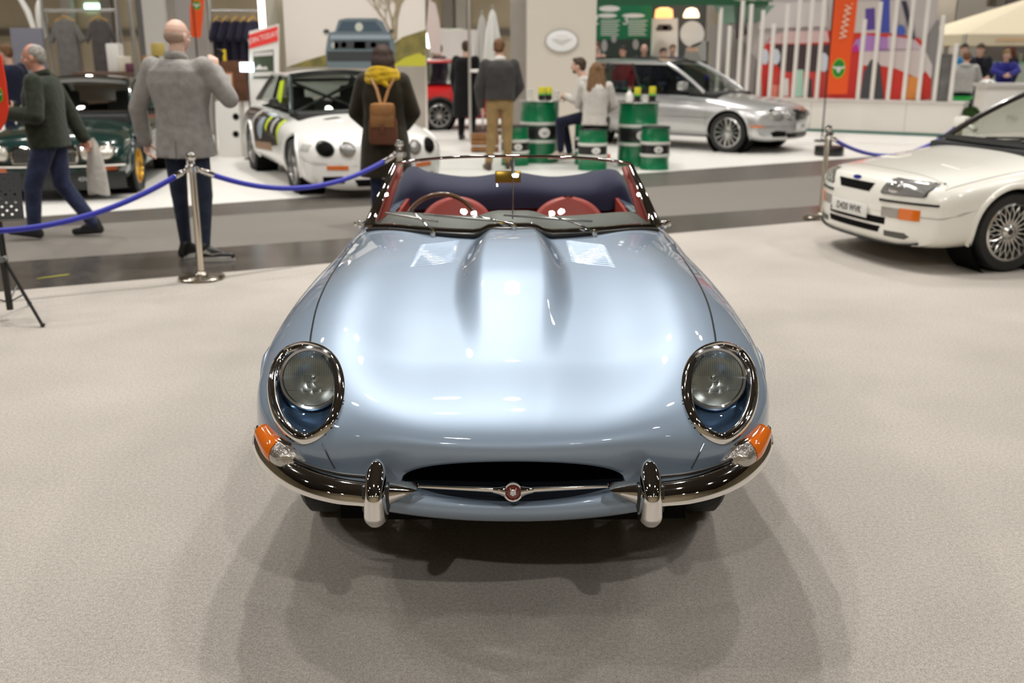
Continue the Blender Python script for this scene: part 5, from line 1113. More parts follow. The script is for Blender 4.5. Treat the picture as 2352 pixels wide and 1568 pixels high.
# ---- music stand at the left edge
ms = thing('music_stand', 'black perforated music stand on a tripod at the left edge of the carpet', 'music stand', (-3.13, 6.02, 0))
b = MB(); b.tube([(0, 0, .06), (0, 0, .40)], .020, 12); b.build('lower_tube', BLACK, ms); b = MB(); b.tube([(0, 0, .38), (-.01, 0, .56)], .011, 10); b.build('upper_tube', BLACK, ms)
b = MB(); b.lathe([(.024, .36), (.030, .365), (.030, .395), (.022, .40)], n=18); b.ball((.03, -.02, .38), .012); b.build('collar', mat('collar_grey', (.2, .2, .2), .3, .6), ms)
for a in (-.6, 1.7, 3.6):
    b = MB(); c_, s_ = math.cos(a), math.sin(a); b.tube([(.02 * c_, .02 * s_, .37), (.34 * c_, .34 * s_, .012)], .010, 8); b.ball((.345 * c_, .345 * s_, .014), .015, 10); b.tube([(.01 * c_, .01 * s_, .11), (.19 * c_, .19 * s_, .185)], .005, 6); b.build('leg', BLACK, ms)
b = MB(); hx = V3((.93, .37, 0)); hy = V3((-.15, .38, .91)); o_ = V3((-.07, -.03, .76)); nx, ny = 18, 12; Wd, Ht = .46, .30
def dk(i, j): return o_ + hx * (-Wd / 2 + Wd * i) + hy * (-Ht / 2 + Ht * j)
for i in range(nx):
    for j in range(ny):
        cx_, cy_ = (i + .5) / nx, (j + .5) / ny; hole = (i + j) % 2 == 0 and 0 < i < nx - 1 and 0 < j < ny - 1
        q = [dk(i / nx, j / ny), dk((i + 1) / nx, j / ny), dk((i + 1) / nx, (j + 1) / ny), dk(i / nx, (j + 1) / ny)]
        if not hole: b.add(q, [(0, 1, 2, 3)])
        else:
            oc = [dk(cx_ + .62 * .5 / nx * math.cos(a), cy_ + .62 * .5 / ny * math.sin(a)) for a in np.linspace(math.pi * 1.25, math.pi * 3.25, 8, endpoint=False)]
            for k in range(4): b.add([q[k], q[(k + 1) % 4], oc[(2 * k + 2) % 8], oc[2 * k + 1], oc[2 * k]], [(0, 1, 2, 3, 4)])
b.build('desk', BLACK, ms, smooth=0)
b = MB(); lo = hx.cross(hy).normalized(); b.prism([dk(0, 0), dk(1, 0), dk(1, 0) - lo * -.05, dk(0, 0) - lo * -.05], (0, 0, -.004)); b.tube([(-.01, 0, .54), (-.04, 0, .64), (-.07, -.01, .74)], .012, 8); b.build('ledge', BLACK, ms)
# ---- green oil drums used as tables and stools
GRN = mat('drum_green', (.0, .155, .055), .3, coat=.5); BAND = mat('band_white', (.62, .61, .57), .4)
def drum(x, y, R, H, label, group, top, tm):
    t = thing('oil_drum', label, 'drum', (x, y, 0), 0, group)
    def seg(z0, z1, e=.0): return [(R, z0), (R, z1)]
    b = MB(); prof = [(.001, 0), (R - .01, 0), (R + .006, .008), (R, .02)]
    for k in (.33, .66): prof += [(R, H * k - .02), (R + .012, H * k), (R, H * k + .02)]
    prof += [(R, H - .02), (R + .006, H - .008), (R - .005, H), (.001, H - .004)]; b.lathe(prof, n=40); b.build('barrel', GRN, t)
    b = MB(); b.lathe([(R + .002, H * .40), (R + .003, H * .402), (R + .003, H * .60), (R + .002, H * .602)], n=40); b.build('black_band', BLACK, t)
    for k in (.355, .645): b = MB(); b.lathe([(R + .011, H * k - .022), (R + .016, H * k), (R + .011, H * k + .022)], n=40); b.build('white_hoop', BAND, t)
    d = V3((-x, -y, 0)).normalized(); a0 = math.atan2(d.y, d.x) + .25; b = MB(); rows = []
    for k in (1, .55, .05): rows.append([((R + .0055) * math.cos(a0 + k * .30 * math.cos(q)), (R + .0055) * math.sin(a0 + k * .30 * math.cos(q)), H * .5 + k * H * .082 * math.sin(q)) for q in np.linspace(0, 2 * math.pi, 24, endpoint=False)])
    b.grid(rows, closed_v=True); lb = b.build('oval_label', WHITE, t); b = MB()
    b.grid([[((R + .0075) * math.cos(a0 + w_), (R + .0075) * math.sin(a0 + w_), H * .5 + z_) for w_ in np.linspace(-.17 * (1 - abs(z_) / (H * .05)), .17 * (1 - abs(z_) / (H * .05)), 9)] for z_ in np.linspace(-H * .045, H * .015, 4)]); b.build('winged_mark', flat('mark_grey', (.30, .31, .33)), lb)
    b = MB(); b.lathe([(.001, H - .002), (top, H - .002), (top + .005, H + .008), (top, H + .018), (.001, H + .018)], n=40); b.build('top_board' if tm is not BLACK else 'cushion', tm, t); return t
DT = 'green oil drum tables'; DS = 'green oil drum stools'
GT = mat('glass_top', (.42, .42, .38), .15, coat=1)
D1 = drum(.42, 15.35, .285, .90, 'green drum table with cups and yellow cans, right of the man in khaki trousers', DT, .31, GT); D2 = drum(1.84, 14.85, .285, .90, 'green drum table with cans in front of the door of the silver estate', DT, .31, GT)
drum(.04, 14.85, .20, .56, 'green drum stool behind the legs of the man in khaki trousers', DS, .20, BLACK); drum(1.14, 14.28, .20, .56, 'green drum stool under the long-haired woman', DS, .20, BLACK)
drum(2.03, 14.33, .20, .58, 'green drum stool standing in front of the right-hand drum table', DS, .20, BLACK); drum(1.12, 15.0, .19, .59, 'green drum stool under the man with the beard', DS, .19, BLACK)
def can(x, y, z, label, m1=(.50, .46, .02), h=.16, r=.042):
    t = thing('oil_can', label, 'can', (x, y, z), 0, 'yellow and black cans on the drums'); b = MB(); b.lathe([(.001, 0), (r, 0), (r, h * .52), (r * .98, h * .54)], n=20); b.build('lower_body', BLACK, t); b = MB(); b.lathe([(r * .98, h * .5), (r, h * .54), (r, h * .9), (r * .9, h), (.001, h)], n=20); b.build('upper_body', flat('can_yellow', m1), t); b = MB(); b.lathe([(r + .001, h * .40), (r + .001, h * .52)], n=20); b.build('green_stripe', flat('can_green', (.10, .40, .06)), t)
def cup(x, y, z, label, h=.12, r=.045):
    b = MB(); b.lathe([(.001, 0), (r * .75, 0), (r, h), (r * 1.06, h + .004), (r * .95, h), (r * .7, .01), (.001, .01)], n=20); one('cup', b, WHITE, label, 'cup', 'white cups on the drums', (x, y, z))
zt = .919
cup(.26, 15.22, zt, 'white cup at the left side of the drum table by the khaki man', .15, .05); cup(.66, 15.20, zt, 'white cup at the right side of the drum table by the khaki man', .13, .045)
can(.44, 15.20, zt, 'yellow and black can beside another on the drum table by the khaki man, left one', h=.19, r=.05); can(.545, 15.24, zt, 'yellow and black can beside another on the drum table by the khaki man, right one', h=.19, r=.05)
can(1.80, 14.70, zt, 'yellow and black can between bottle and cup on the right drum table', h=.20, r=.048); can(2.02, 14.74, zt, 'tall yellow can nearest the right edge of the right drum table', (.62, .50, .01), .21, .05); cup(1.91, 14.66, zt, 'squat white cup between the two cans on the right drum table', .09, .05)
b = MB(); b.lathe([(.001, 0), (.05, 0), (.052, .10), (.03, .13), (.018, .14), (.018, .165), (.001, .165)], n=20); one('bottle', b, WHITE, 'white bottle at the left edge of the right drum table', 'bottle', None, (1.68, 14.68, zt))
WOODC = mat('crate_wood', (.26, .115, .035), .7, var=.4, vscale=6, bump=.2, bscale=20)
cr = thing('wooden_crate', 'brown wooden crate on the white floor behind the man in khaki trousers', 'crate', (-.45, 16.9, 0)); 
for k in range(3): b = MB(); b.box((0, 0, .06 + k * .10), (.46, .32, .085), bev=.006); b.build('board', WOODC, cr)
b = MB(); b.box((0, 0, .11), (.47, .33, .012)); b.build('pale_strap', WHITE, cr)
b = MB(); b.box((0, 0, .03), (.10, .06, .06), bev=.01); one('box', b, mat('red_card', (.55, .03, .02), .5), 'small red box on the white floor near the drum stool', 'box', None, (1.50, 15.9, 0))
bw = thing('weighted_base', 'round black weighted base with a short post by the silver estate', 'base', (5.12, 16.3, 0)); b = MB(); b.lathe([(.001, 0), (.22, 0), (.23, .02), (.23, .13), (.22, .15), (.001, .15)], n=36); b.build('weight', BLACK, bw); b = MB(); b.lathe([(.035, .15), (.035, .32), (.05, .33), (.05, .36), (.001, .36)], n=16); b.build('post', BLACK, bw)
# ---- photo wall with the picture of a car on a lane
y = 17.6; t, w_, h_, f_ = slab('photo_mural', 'tall printed wall showing a blue-grey car on a country lane', 'display wall', 656, -60, 978, 300, y, .12, flat('photo_sky', (.62, .575, .53)), ground=True)
pxpoly([(656, 155), (700, 140), (760, 122), (820, 118), (880, 118), (925, 85), (978, 68), (978, 160), (656, 160)], y, t, 'hedge', mat('photo_hedge', (.27, .22, .06), .7, var=.5, vscale=6, col2=(.14, .13, .04)), .006)
pxpoly([(656, 155), (978, 150), (978, 300), (656, 300)], y, t, 'lane', mat('photo_lane', (.40, .36, .31), .7, var=.15, vscale=2), .008); pxpoly([(900, 152), (930, 132), (962, 122), (978, 130), (978, 152)], y, t, 'verge', flat('photo_verge', (.42, .40, .03)), .010)
pc = pxpoly([(752, 90), (757, 75), (770, 72), (778, 46), (795, 42), (865, 42), (880, 50), (890, 72), (904, 82), (908, 110), (905, 150), (890, 156), (770, 156), (752, 156), (748, 120)], y, t, 'printed_car', flat('photo_car', (.115, .15, .17)), .012)
pxpoly([(775, 72), (786, 49), (862, 49), (880, 72)], y, pc, 'printed_windscreen', flat('photo_glass', (.045, .07, .10)), .016).location = V3((0, 0, 0))
for n_, P_, c_ in (('printed_bonnet', [(760, 80), (896, 80), (898, 90), (758, 90)], (.24, .29, .34)), ('printed_grille', [(768, 94), (895, 94), (895, 112), (768, 112)], (.035, .04, .045)), ('printed_lamp', ell(790, 103, 7, 7), (.55, .36, .02)), ('printed_lamp', ell(858, 103, 7, 7), (.55, .36, .02)), ('printed_lamp', ell(770, 104, 9, 8), (.40, .40, .38)), ('printed_plate', [(813, 95), (840, 95), (840, 112), (813, 112)], (.30, .29, .22)), ('printed_driver', ell(825, 62, 9, 10), (.45, .47, .40)), ('printed_bumper', [(752, 118), (904, 118), (904, 140), (752, 140)], (.03, .034, .036)), ('printed_mirror', ell(750, 72, 7, 5), (.05, .055, .06)), ('printed_mirror', ell(900, 72, 6, 5), (.05, .055, .06))): pxpoly(P_, y, pc, n_, flat('print_%.2f_%.2f_%.2f' % c_, c_), .020)
b = MB(); rnd = random.Random(3); L = t.location
def twig(u, v, du, dv, r, d):
    u2, v2 = u + du, v + dv; a, c_ = at(u, v, y), at(u2, v2, y); b.tube([(a.x - L.x, y - L.y - .012, a.z - L.z), (c_.x - L.x, y - L.y - .012, c_.z - L.z)], [r, r * .7], 5, flat=(1, .3))
    if d > 0:
        for _ in range(3): twig(u2, v2, du * .7 + rnd.uniform(-12, 12), dv * .75 + rnd.uniform(-6, 4), r * .62, d - 1)
twig(904, 90, -2, -38, .035, 4); twig(908, 90, 3, -45, .03, 4); twig(900, 80, -14, -30, .02, 4); b.build('printed_branches', flat('photo_twig', (.27, .22, .14)), t)
# ---- grey panel with the oval winged sign
PANELM = flat('panel_greige', (.50, .455, .395)); y = 18.0
t, w_, h_, f_ = slab('display_column', 'wide greige display column with an oval winged sign', 'column', 1210, -60, 1368, 340, y, .9, PANELM, ground=True)
sg = thing('oval_sign', 'white oval winged sign on the greige column', 'sign', at(1290, 93, y - .03)); rx_ = 36.5 / 2287 * 17.4; rz_ = 24.5 / 2287 * 17.4
b = MB(); b.lathe([(.001, .0), (1, .0), (1, .02), (.9, .025), (.001, .025)], (0, .025, 0), (0, -1, 0), 40, sx=rx_, sy=rz_)
b.build('sign_face', flat('sign_face_white', (.70, .69, .67), rough=.3), sg); b = MB(); b.tube([(rx_ * math.cos(a), -.0, rz_ * math.sin(a)) for a in np.linspace(0, 2 * math.pi, 48, endpoint=False)], .012, 8, closed=True); b.build('sign_rim', flat('sign_rim_grey', (.36, .34, .31)), sg)
b = MB(); b.prism([(-.19, -.002, .02), (-.10, -.002, .03), (0, -.002, .01), (.10, -.002, .03), (.19, -.002, .02), (.09, -.002, -.04), (.02, -.002, -.075), (-.02, -.002, -.075), (-.09, -.002, -.04)], (0, -.004, 0)); b.build('winged_emblem', flat('emblem_grey', (.48, .47, .45)), sg, smooth=0)
b = MB(); b.box((0, -.003, .075), (.2, .004, .022)); b.build('faint_lettering', flat('faint_grey', (.60, .595, .585)), sg)
# side wall of grey drapes left of it
t, w_, h_, f_ = slab('drape', 'pale grey drape hanging left of the greige column', 'drape', 1172, -60, 1210, 300, 19.2, .08, mat('drape_grey', (.40, .37, .335), .8, bump=.5, bscale=6), ground=True)
# ---- closed parasols
def parasol(u, v0, v1, y, r, label, m):
    a, c_ = at(u, v0, y), at(u, v1, y); t = thing('parasol', label, 'parasol', (a.x, y, 0)); H = a.z; b = MB(); rows = []
    for k, (z, q) in enumerate(((H, .05), (H - .12, .35), (H - .5, .75), (H - .95, 1.0), (H - 1.05, .78), (H - 1.5, .72), (max(c_.z, .5), .62))): rows.append([(r * q * (1 + .22 * math.cos(8 * p_)) * math.cos(p_), r * q * (1 + .22 * math.cos(8 * p_)) * math.sin(p_), z) for p_ in np.linspace(0, 2 * math.pi, 48, endpoint=False)])
    b.grid(rows, closed_v=True); b.build('canopy', m, t); b = MB(); b.tube([(0, 0, .05), (0, 0, H + .06)], .022, 10); b.build('pole', ALU, t); b = MB(); b.lathe([(.001, 0), (.28, 0), (.28, .06), (.001, .07)], n=24); b.build('base', BLACK, t)
parasol(1131, 18, 160, 20.6, .16, 'closed white parasol left of the greige column', flat('parasol_white', (.72, .70, .65))); parasol(1107, 30, 160, 21.2, .14, 'closed pale grey parasol beside the white one', flat('parasol_grey', (.46, .45, .43)))
al = thing('display_pole', 'tall aluminium pole with a side arm in front of the person in black', 'pole', at(1079, 190, 18.7)); al.location.z = 0; H = at(1079, -30, 18.7).z; b = MB(); b.tube([(0, 0, 0), (0, 0, H)], .026, 10); b.build('upright', ALU, al); za = at(1090, 163, 18.7).z; b = MB(); b.tube([(0, 0, za), (.30, 0, za)], .03, 8); b.build('side_arm', WHITE, al)
# ---- hall far wall and what stands far away
HALLW = mat('hall_wall_tan', (.62, .52, .36), .9, var=.2, vscale=.5)
FARY = 36.0
for nm, (cx_, cy_, sx_, sy_) in dict(wall_back=(0, FARY, 64, .2), wall_left=(-31.9, 13, .2, 46), wall_right=(31.9, 13, .2, 46), wall_front=(0, -9.9, 64, .2)).items():
    b = MB(); b.box((cx_, cy_, 6), (sx_, sy_, 12)); struct(b.build(nm, HALLW, smooth=0))
b = MB(); b.box((0, 13, 12.05), (64, 46, .1)); struct(b.build('ceiling', mat('roof_brown', (.040, .030, .022), .9), smooth=0))
for i, z in enumerate((2.25, 4.1)):
    b = MB(); b.box((0, FARY - .2, z), (62, .16, .20)); o = struct(b.build('trim_%d' % (i + 1), flat('rail_dark', (.13, .11, .085)), smooth=0))
for i, u in enumerate((160, 250, 420, 1030, 1060, 2215, 2290)):
    a = at(u, 60, FARY - .5); b = MB(); b.box((a.x, FARY - .5, 5), (.35 if i != 2 else 1.2, .35, 10)); o = struct(b.build('pillar_%d' % (i + 1), flat('pillar_grey_%d' % (i % 2), (.20, .18, .155) if i % 2 else (.36, .33, .29)), smooth=0))
b = MB(); b.box((0, 0, 0), (.55, .06, .25), bev=.02); one('exit_light', b, mat('exit_glow', (.3, .8, .5), .5, emit=(.55, 1.0, .72), estr=3.5), 'glowing green sign high on the far hall wall', 'sign', None, at(213, 17, FARY - .13))
for u, v, r, lab in ((988, 92, .17, 'glowing white globe lamp left of the person in the plum jacket'), (1054, 93, .15, 'glowing white globe lamp beside the head of the person in black')):
    t = thing('globe_lamp', lab, 'lamp', at(u, v, 27.0), 0, 'globe lamps in the distance'); b = MB(); b.ball((0, 0, 0), (r, r, r * 1.25)); b.build('globe', mat('globe_glow', (1, 1, .95), .5, emit=(1, .95, .85), estr=5.0), t); b = MB(); zf = t.location.z; b.tube([(0, 0, -zf + .0), (0, 0, -r)], .02, 6); b.lathe([(.001, -zf), (.15, -zf), (.15, -zf + .03), (.001, -zf + .04)], n=18); b.build('stem', ALU, t)
slab('banner', 'white printed banner stand behind the person in the plum jacket', 'banner', 1005, 68, 1100, 150, 26.0, .06, flat('banner_white', (.62, .60, .57)), ground=True)
t, w_, h_, f_ = slab('banner', 'pale green exit poster above the white banner stand', 'banner', 985, 66, 1062, 84, 27.6, .05, flat('banner_green_white', (.50, .53, .44)), ground=False); 
b = MB(); b.tube([(0, 0, -t.location.z), (0, 0, .02)], .03, 8); b.build('stand_pole', ALU, t); x0 = at(1033, 75, 27.5); b = MB(); b.box((x0.x - t.location.x, -.04, .10), (.07, .02, .16)); b.build('running_mark', flat('mark_green', (.02, .22, .10)), t)
def feather(u_list, y, label, m, emblem=None, group='feather flags'):
    a = at(*u_list[0], y); t = thing('feather_flag', label, 'flag', (at(*u_list[-1], y).x, y, 0), 0, group); L = t.location; P = [at(u, v, y) for u, v in u_list]
    b = MB(); b.prism([(p.x - L.x, 0, p.z) for p in P], (0, .012, 0)); fl = b.build('sail', m, t, smooth=0); b = MB(); e = P[-1]; f0 = P[0]
    b.tube([(e.x - L.x, .006, 0), (e.x - L.x, .006, e.z), (f0.x - L.x, .006, f0.z)], .014, 8); b.lathe([(.001, 0), (.14, 0), (.14, .03), (.001, .04)], (e.x - L.x - (.25 if y < 9 else 0), 0, 0), n=20); b.build('flag_pole', BLACK, t)
    if emblem:
        u, v, ru, rv = emblem; p = at(u, v, y); c_ = V3((p.x - L.x, -.002, p.z)); k = (y * .97) / 2287; b = MB(); b.lathe([(.001, 0), (1, 0), (1, .004), (.001, .004)], c_, (0, -1, 0), 30, sx=ru * k, sy=rv * k); e1 = b.build('emblem', flat('emblem_lime', (.32, .40, .01)), t)
        b = MB(); b.lathe([(.001, .004), (.88, .004), (.88, .008), (.001, .008)], c_, (0, -1, 0), 30, sx=ru * k, sy=rv * k); b.build('emblem_disc', flat('emblem_green', (.01, .20, .02)), e1); b = MB(); q = ru * k; b.prism([c_ + V3((x_ * q, -.009, z_ * q)) for x_, z_ in ((-.95, .35), (-.3, .2), (0, .3), (.3, .2), (.95, .35), (.8, .0), (.35, -.1), (.15, -.6), (-.15, -.6), (-.35, -.1), (-.8, .0))], (0, -.004, 0)); b.build('emblem_wings', flat('emblem_white', (.55, .55, .50)), e1, smooth=0)
    return t, fl
ORNG = flat('flag_orange', (.80, .075, .008))
feather([(985, -20), (990, 3), (1000, 8), (1008, 40), (1013, 80), (1012, 125), (988, 120), (978, 60)], 24.0, 'white feather flag beyond the right end of the photo wall', flat('flag_white', (.62, .58, .55)))
feather([(452, -30), (470, -20), (466, 40), (461, 87), (438, 85), (436, 20), (441, -10)], 19.5, 'orange feather flag behind the clothing stand', ORNG, (452, 12, 9, 10))
feather([(-20, 110), (2, 128), (13, 190), (19, 250), (12, 280), (0, 300), (-30, 305)], 7.6, 'orange-red feather flag with a green emblem at the left edge', flat('flag_red', (.72, .035, .008)), (-2, 217, 9, 18))
fl, sail = feather([(1917, -20), (1972, -20), (1964, 60), (1954, 130), (1945, 216), (1899, 216), (1905, 120)], 18.9, 'tall orange feather flag with a green emblem before the mural', ORNG, (1926, 157, 15, 22))
for u0, v0, n_, sz in ((1944, 48, 'WWW.', .19),):
    p = at(u0, v0, 18.88); L = fl.location; tb = text_mb(n_, sz, frame_from((p.x - L.x, p.y - L.y - .004, p.z), (.10, 0, 1), (0, -1, 0)), .001); tb.build('flag_letters', flat('letter_pale', (.78, .62, .48)), fl, smooth=0)
# ---- clothing stands and small things, left
GRYT = cloth('grey_tshirt', (.17, .16, .15), .25, 8); NVT = cloth('navy_tshirt', (.018, .016, .035), .3, 8)
TUBE = mat('tube_grey', (.42, .41, .39), .3, .7)
def shirt(parent_label, x, y, ztop, h, w, m, label, group, turn=0.0):
    t = thing('tshirt', label, 't-shirt', (x, y, ztop), turn, group); b = MB()
    O = [(-.09, 0), (-.28, -.05), (-.50, -.32), (-.40, -.40), (-.29, -.26), (-.30, -1.0), (.30, -1.0), (.29, -.26), (.40, -.40), (.50, -.32), (.28, -.05), (.09, 0), (0, -.03)]
    for sgn in (-1, 1):
        pass
    F = [(px_ * w, .05 * w * 1.6, pz_ * h) for px_, pz_ in O]; n = len(O); c_ = (0, .09 * w, -.45 * h)
    v = [(p[0], -p[1], p[2]) for p in F] + [(p[0], p[1], p[2]) for p in F]; b.add(v, [tuple(range(n)), tuple(range(2 * n - 1, n - 1, -1))] + [(i, i + n, (i + 1) % n + n, (i + 1) % n) for i in range(n)])
    o = b.build('shirt', m, t, smooth=0); applied(o, [('BEVEL', dict(width=.03, segments=3)),]); o.data.polygons.foreach_set('use_smooth', [True] * len(o.data.polygons))
    b = MB(); b.tube([(-.17 * w * 1.6, 0, -.03 * h), (0, 0, .05), (.17 * w * 1.6, 0, -.03 * h)], .014, 8); b.tube([(0, 0, .05), (0, 0, .10), (.02, 0, .12), (.035, 0, .10)], .005, 6); b.build('hanger', mat('hanger_wood', (.45, .26, .06), .5), t); return t
def rail(u0, u1, vtop, y, posts, label):
    zt_ = at((u0 + u1) / 2, vtop, y).z; x0, x1 = at(u0, vtop, y).x, at(u1, vtop, y).x; t = thing('clothes_rail', label, 'clothes rail', ((x0 + x1) / 2, y, 0)); L = t.location
    b = MB(); b.tube([(x0 - L.x, 0, zt_), (x1 - L.x, 0, zt_)], .024, 10); b.build('top_bar', TUBE, t)
    for u in posts:
        x = at(u, vtop, y).x; 
        for dy_ in (-.28, .28): b = MB(); b.tube([(x - L.x, 0, zt_ + .35), (x - L.x, dy_, 0)], .022, 10); b.build('post', TUBE, t)
    return x0, x1, zt_
y = 17.2; x0, x1, z_ = rail(100, 268, 24, y, (98, 268), 'grey tube clothes rail holding two grey T-shirts')
shirt('', at(148, 40, y).x, y, z_ - .14, 1.0, .60, GRYT, 'mid-grey T-shirt on a wooden hanger, left one on the rail', 'T-shirts on the left rail'); shirt('', at(226, 40, y).x, y, z_ - .14, 1.0, .50, cloth('dark_grey_tshirt', (.10, .088, .086), .25, 8), 'darker brown-grey T-shirt on a wooden hanger, right one on the rail', 'T-shirts on the left rail', .3)
y = 16.6; x0, x1, z_ = rail(482, 600, 25, y, (482, 604), 'grey tube clothes rail holding a row of navy T-shirts')
for i, u in enumerate((500, 520, 542, 562, 580)):
    shirt('', at(u, 30, y).x, y, z_ - .14, .85, .42, NVT, ['navy T-shirt first from the left on the rail', 'navy T-shirt second from the left on the rail', 'navy T-shirt third from the left on the rail', 'navy T-shirt fourth from the left on the rail', 'navy T-shirt at the right end of the rail'][i], 'navy T-shirts on the rail', .95)
b = MB(); b.box((0, 0, -.12), (.05, .01, .30)); one('price_tag', b, flat('tag_yellow', (.62, .44, .01)), 'yellow tag hanging in front of the navy T-shirts', 'tag', None, at(515, 118, 16.2))
slab('exhibition_screen', 'slate blue display panel behind the man in the green fleece', 'panel', 34, 64, 106, 250, 15.6, .06, flat('panel_slate', (.135, .135, .165)), ground=True)
slab('exhibition_screen', 'light grey hall partition behind the bald man', 'panel', 333, -40, 385, 230, 18.8, .10, flat('panel_pale', (.42, .40, .37)), ground=True)
slab('exhibition_screen', 'grey panel with the orange flag before it', 'panel', 408, -40, 476, 200, 20.5, .08, flat('panel_mid', (.30, .285, .27)), ground=True)
slab('post', 'dark grey square post left of the bald man', 'post', 318, -40, 332, 220, 19.2, .2, flat('post_dark', (.10, .095, .09)), ground=True); slab('post', 'pale tube post beside the two grey T-shirts', 'post', 301, -40, 310, 220, 16.0, .05, TUBE, ground=True)
slab('column', 'pale beige square column behind the sign board', 'column', 606, -40, 640, 230, 18.4, .5, flat('column_beige', (.46, .43, .36)), ground=True); slab('column', 'olive grey column beside the photo wall', 'column', 640, -40, 656, 260, 18.0, .5, flat('column_olive', (.30, .27, .20)), ground=True)
b = MB(); b.tube([(0, 0, 0), (0, 0, -.75)], .05, 10); b.ball((0, 0, -.85), .07); one('tube_lamp', b, mat('tube_glow', (1, 1, 1), .5, emit=(1, .97, .9), estr=4), 'white glowing tube lamp above the sign board', 'lamp', None, at(597, -35, 16.4))
b = MB(); b.tube([(0, 0, 0), (.10, 0, -.2), (.2, 0, -.62)], [.04, .05, .035], 10); b.tube([(0, 0, 0), (-.05, .0, 1.2)], .01, 6); one('hanging_fabric', b, WHITE, 'white angled fabric arm hanging over the slate panel', 'banner', None, at(45, -5, 17)); 
b = MB(); b.ball((0, 0, 0), (.09, .09, .32)); b.tube([(0, 0, -2.6), (0, 0, 0)], .012, 6); one('white_flag', b, WHITE, 'small white flag standing behind the left clothes rail', 'flag', None, at(95, 45, 17.5))
# sign board
y = 15.9; sb = thing('sign_board', 'white sign board with a red JOIN TODAY band and a green picture', 'sign', at(606, 230, y)); sb.location.z = 0; L = sb.location
def sp(u, v, o=0.0): p = at(u, v, y); return (p.x - L.x, -o, p.z)
b = MB(); b.prism([sp(572, 330), sp(640, 330), sp(640, 55), (sp(572, 72))], (0, .05, 0)); b.build('board', flat('board_white', (.66, .64, .61)), sb, smooth=0)
b = MB(); b.prism([sp(573, 112, .002), sp(639, 94, .002), sp(638, 60, .002), sp(572, 80, .002)], (0, -.008, 0)); rb_ = b.build('red_band', flat('band_red', (.72, .04, .03)), sb, smooth=0)
c_ = V3(sp(606, 86, .012)); text_mb('JOIN TODAY!', .105, frame_from(c_, (1, 0, .27), (0, -1, 0)), .001, .78).build('band_letters', flat('letter_white', (.78, .70, .66)), rb_, smooth=0)
b = MB(); b.prism([sp(582, 180, .002), sp(630, 180, .002), sp(628, 114, .002), sp(582, 120, .002)], (0, -.006, 0)); pf = b.build('picture', flat('picture_green', (.035, .05, .025)), sb, smooth=0)
for P_ in ([(584, 160), (596, 148), (604, 155), (612, 152), (616, 160)], [(582, 176), (628, 174), (628, 164), (582, 166)], [(583, 130), (627, 127), (627, 117), (583, 121)]): b = MB(); b.prism([sp(u, v, .009) for u, v in P_], (0, -.003, 0)); b.build('picture_shape', flat('picture_pale', (.50, .47, .45)), pf, smooth=0)
pl_ = thing('plinth', 'white plinth with black hexagon cut-outs beside the racing saloon', 'plinth', (at(536, 340, 16.2).x, 16.2, 0)); zt2 = at(536, 232, 16.2).z; b = MB(); b.box((0, 0, zt2 / 2), (.36, .36, zt2), bev=.01); b.build('box', WHITE, pl_)
for v in (268, 308):
    p = at(541, v, 16.0); b = MB(); b.lathe([(.001, 0), (.055, 0), (.055, .006), (.001, .006)], (p.x - pl_.location.x, -.181, p.z), (0, -1, 0), 6); b.build('hexagon', MATT, pl_)
cb = thing('wooden_cabinet', 'brown wooden display cabinet with a framed picture on the plinth', 'cabinet', (at(540, 232, 16.2).x, 16.25, zt2)); hz_ = at(540, 140, 16.2).z - zt2; b = MB(); b.box((0, 0, hz_ / 2), (.40, .30, hz_), bev=.012); b.build('case', mat('cabinet_wood', (.14, .05, .018), .5, var=.4, vscale=7), cb)
b = MB(); b.box((-.06, -.155, hz_ * .45), (.17, .02, hz_ * .55), bev=.004); fr_ = b.build('picture_frame', mat('frame_wood', (.36, .14, .04), .5), cb); b = MB(); b.box((-.06, -.168, hz_ * .45), (.12, .01, hz_ * .45)); b.build('picture', flat('picture_paper', (.55, .50, .46)), fr_)
b = MB(); b.box((0, 0, 0), (.21, .015, .135), bev=.006); tabl = one('tablet', b, mat('screen_glow', (.8, .95, 1), .3, emit=(.86, .97, 1.0), estr=3.2), 'bright lit tablet screen beside the sign board', 'screen', None, at(567, 154, 15.7))
b = MB(); b.tube([(0, .02, -tabl.location.z), (0, .02, 0)], .012, 8); b.lathe([(.001, 0), (.14, 0), (.14, .02), (.001, .03)], (0, .02, -tabl.location.z), n=18); b.build('tablet_stand', BLACK, tabl)
ct = thing('shop_counter', 'brown wooden counter holding small goods behind the bald man', 'counter', (at(290, 175, 16.4).x, 16.4, 0)); zc2 = at(290, 165, 16.4).z; b = MB(); b.box((.1, 0, zc2 / 2), (1.7, .5, zc2), bev=.01); b.build('carcass', mat('counter_wood', (.10, .055, .035), .6), ct)
rnd = random.Random(5)
for i, (u, v, lab, c_) in enumerate(((262, 100, 'white stacked goods on the shop counter at its left end', (.6, .58, .55)), (285, 130, 'crumpled cream packet on the shop counter', (.5, .46, .38)), (300, 145, 'dark plum packet on the shop counter', (.10, .03, .05)), (345, 128, 'wooden box tilted on the shop counter by the shoulder of the bald man', (.26, .12, .03)), (362, 105, 'gold carton on top of the wooden box on the shop counter', (.40, .30, .08)))):
    p = at(u, v, 16.4); hh = max(.12, (p.z - zc2) * (1 if i not in (4,) else .5)); b = MB(); zz_ = zc2 if i not in (4,) else zc2 + .24; b.box((0, 0, hh / 2), (.20, .22, hh), bev=.02, rz=.3 * (i % 3)); o = one('carton', b, flat('goods_%d' % i, c_), lab, 'box', 'goods on the shop counter', (p.x, 16.4, zz_))
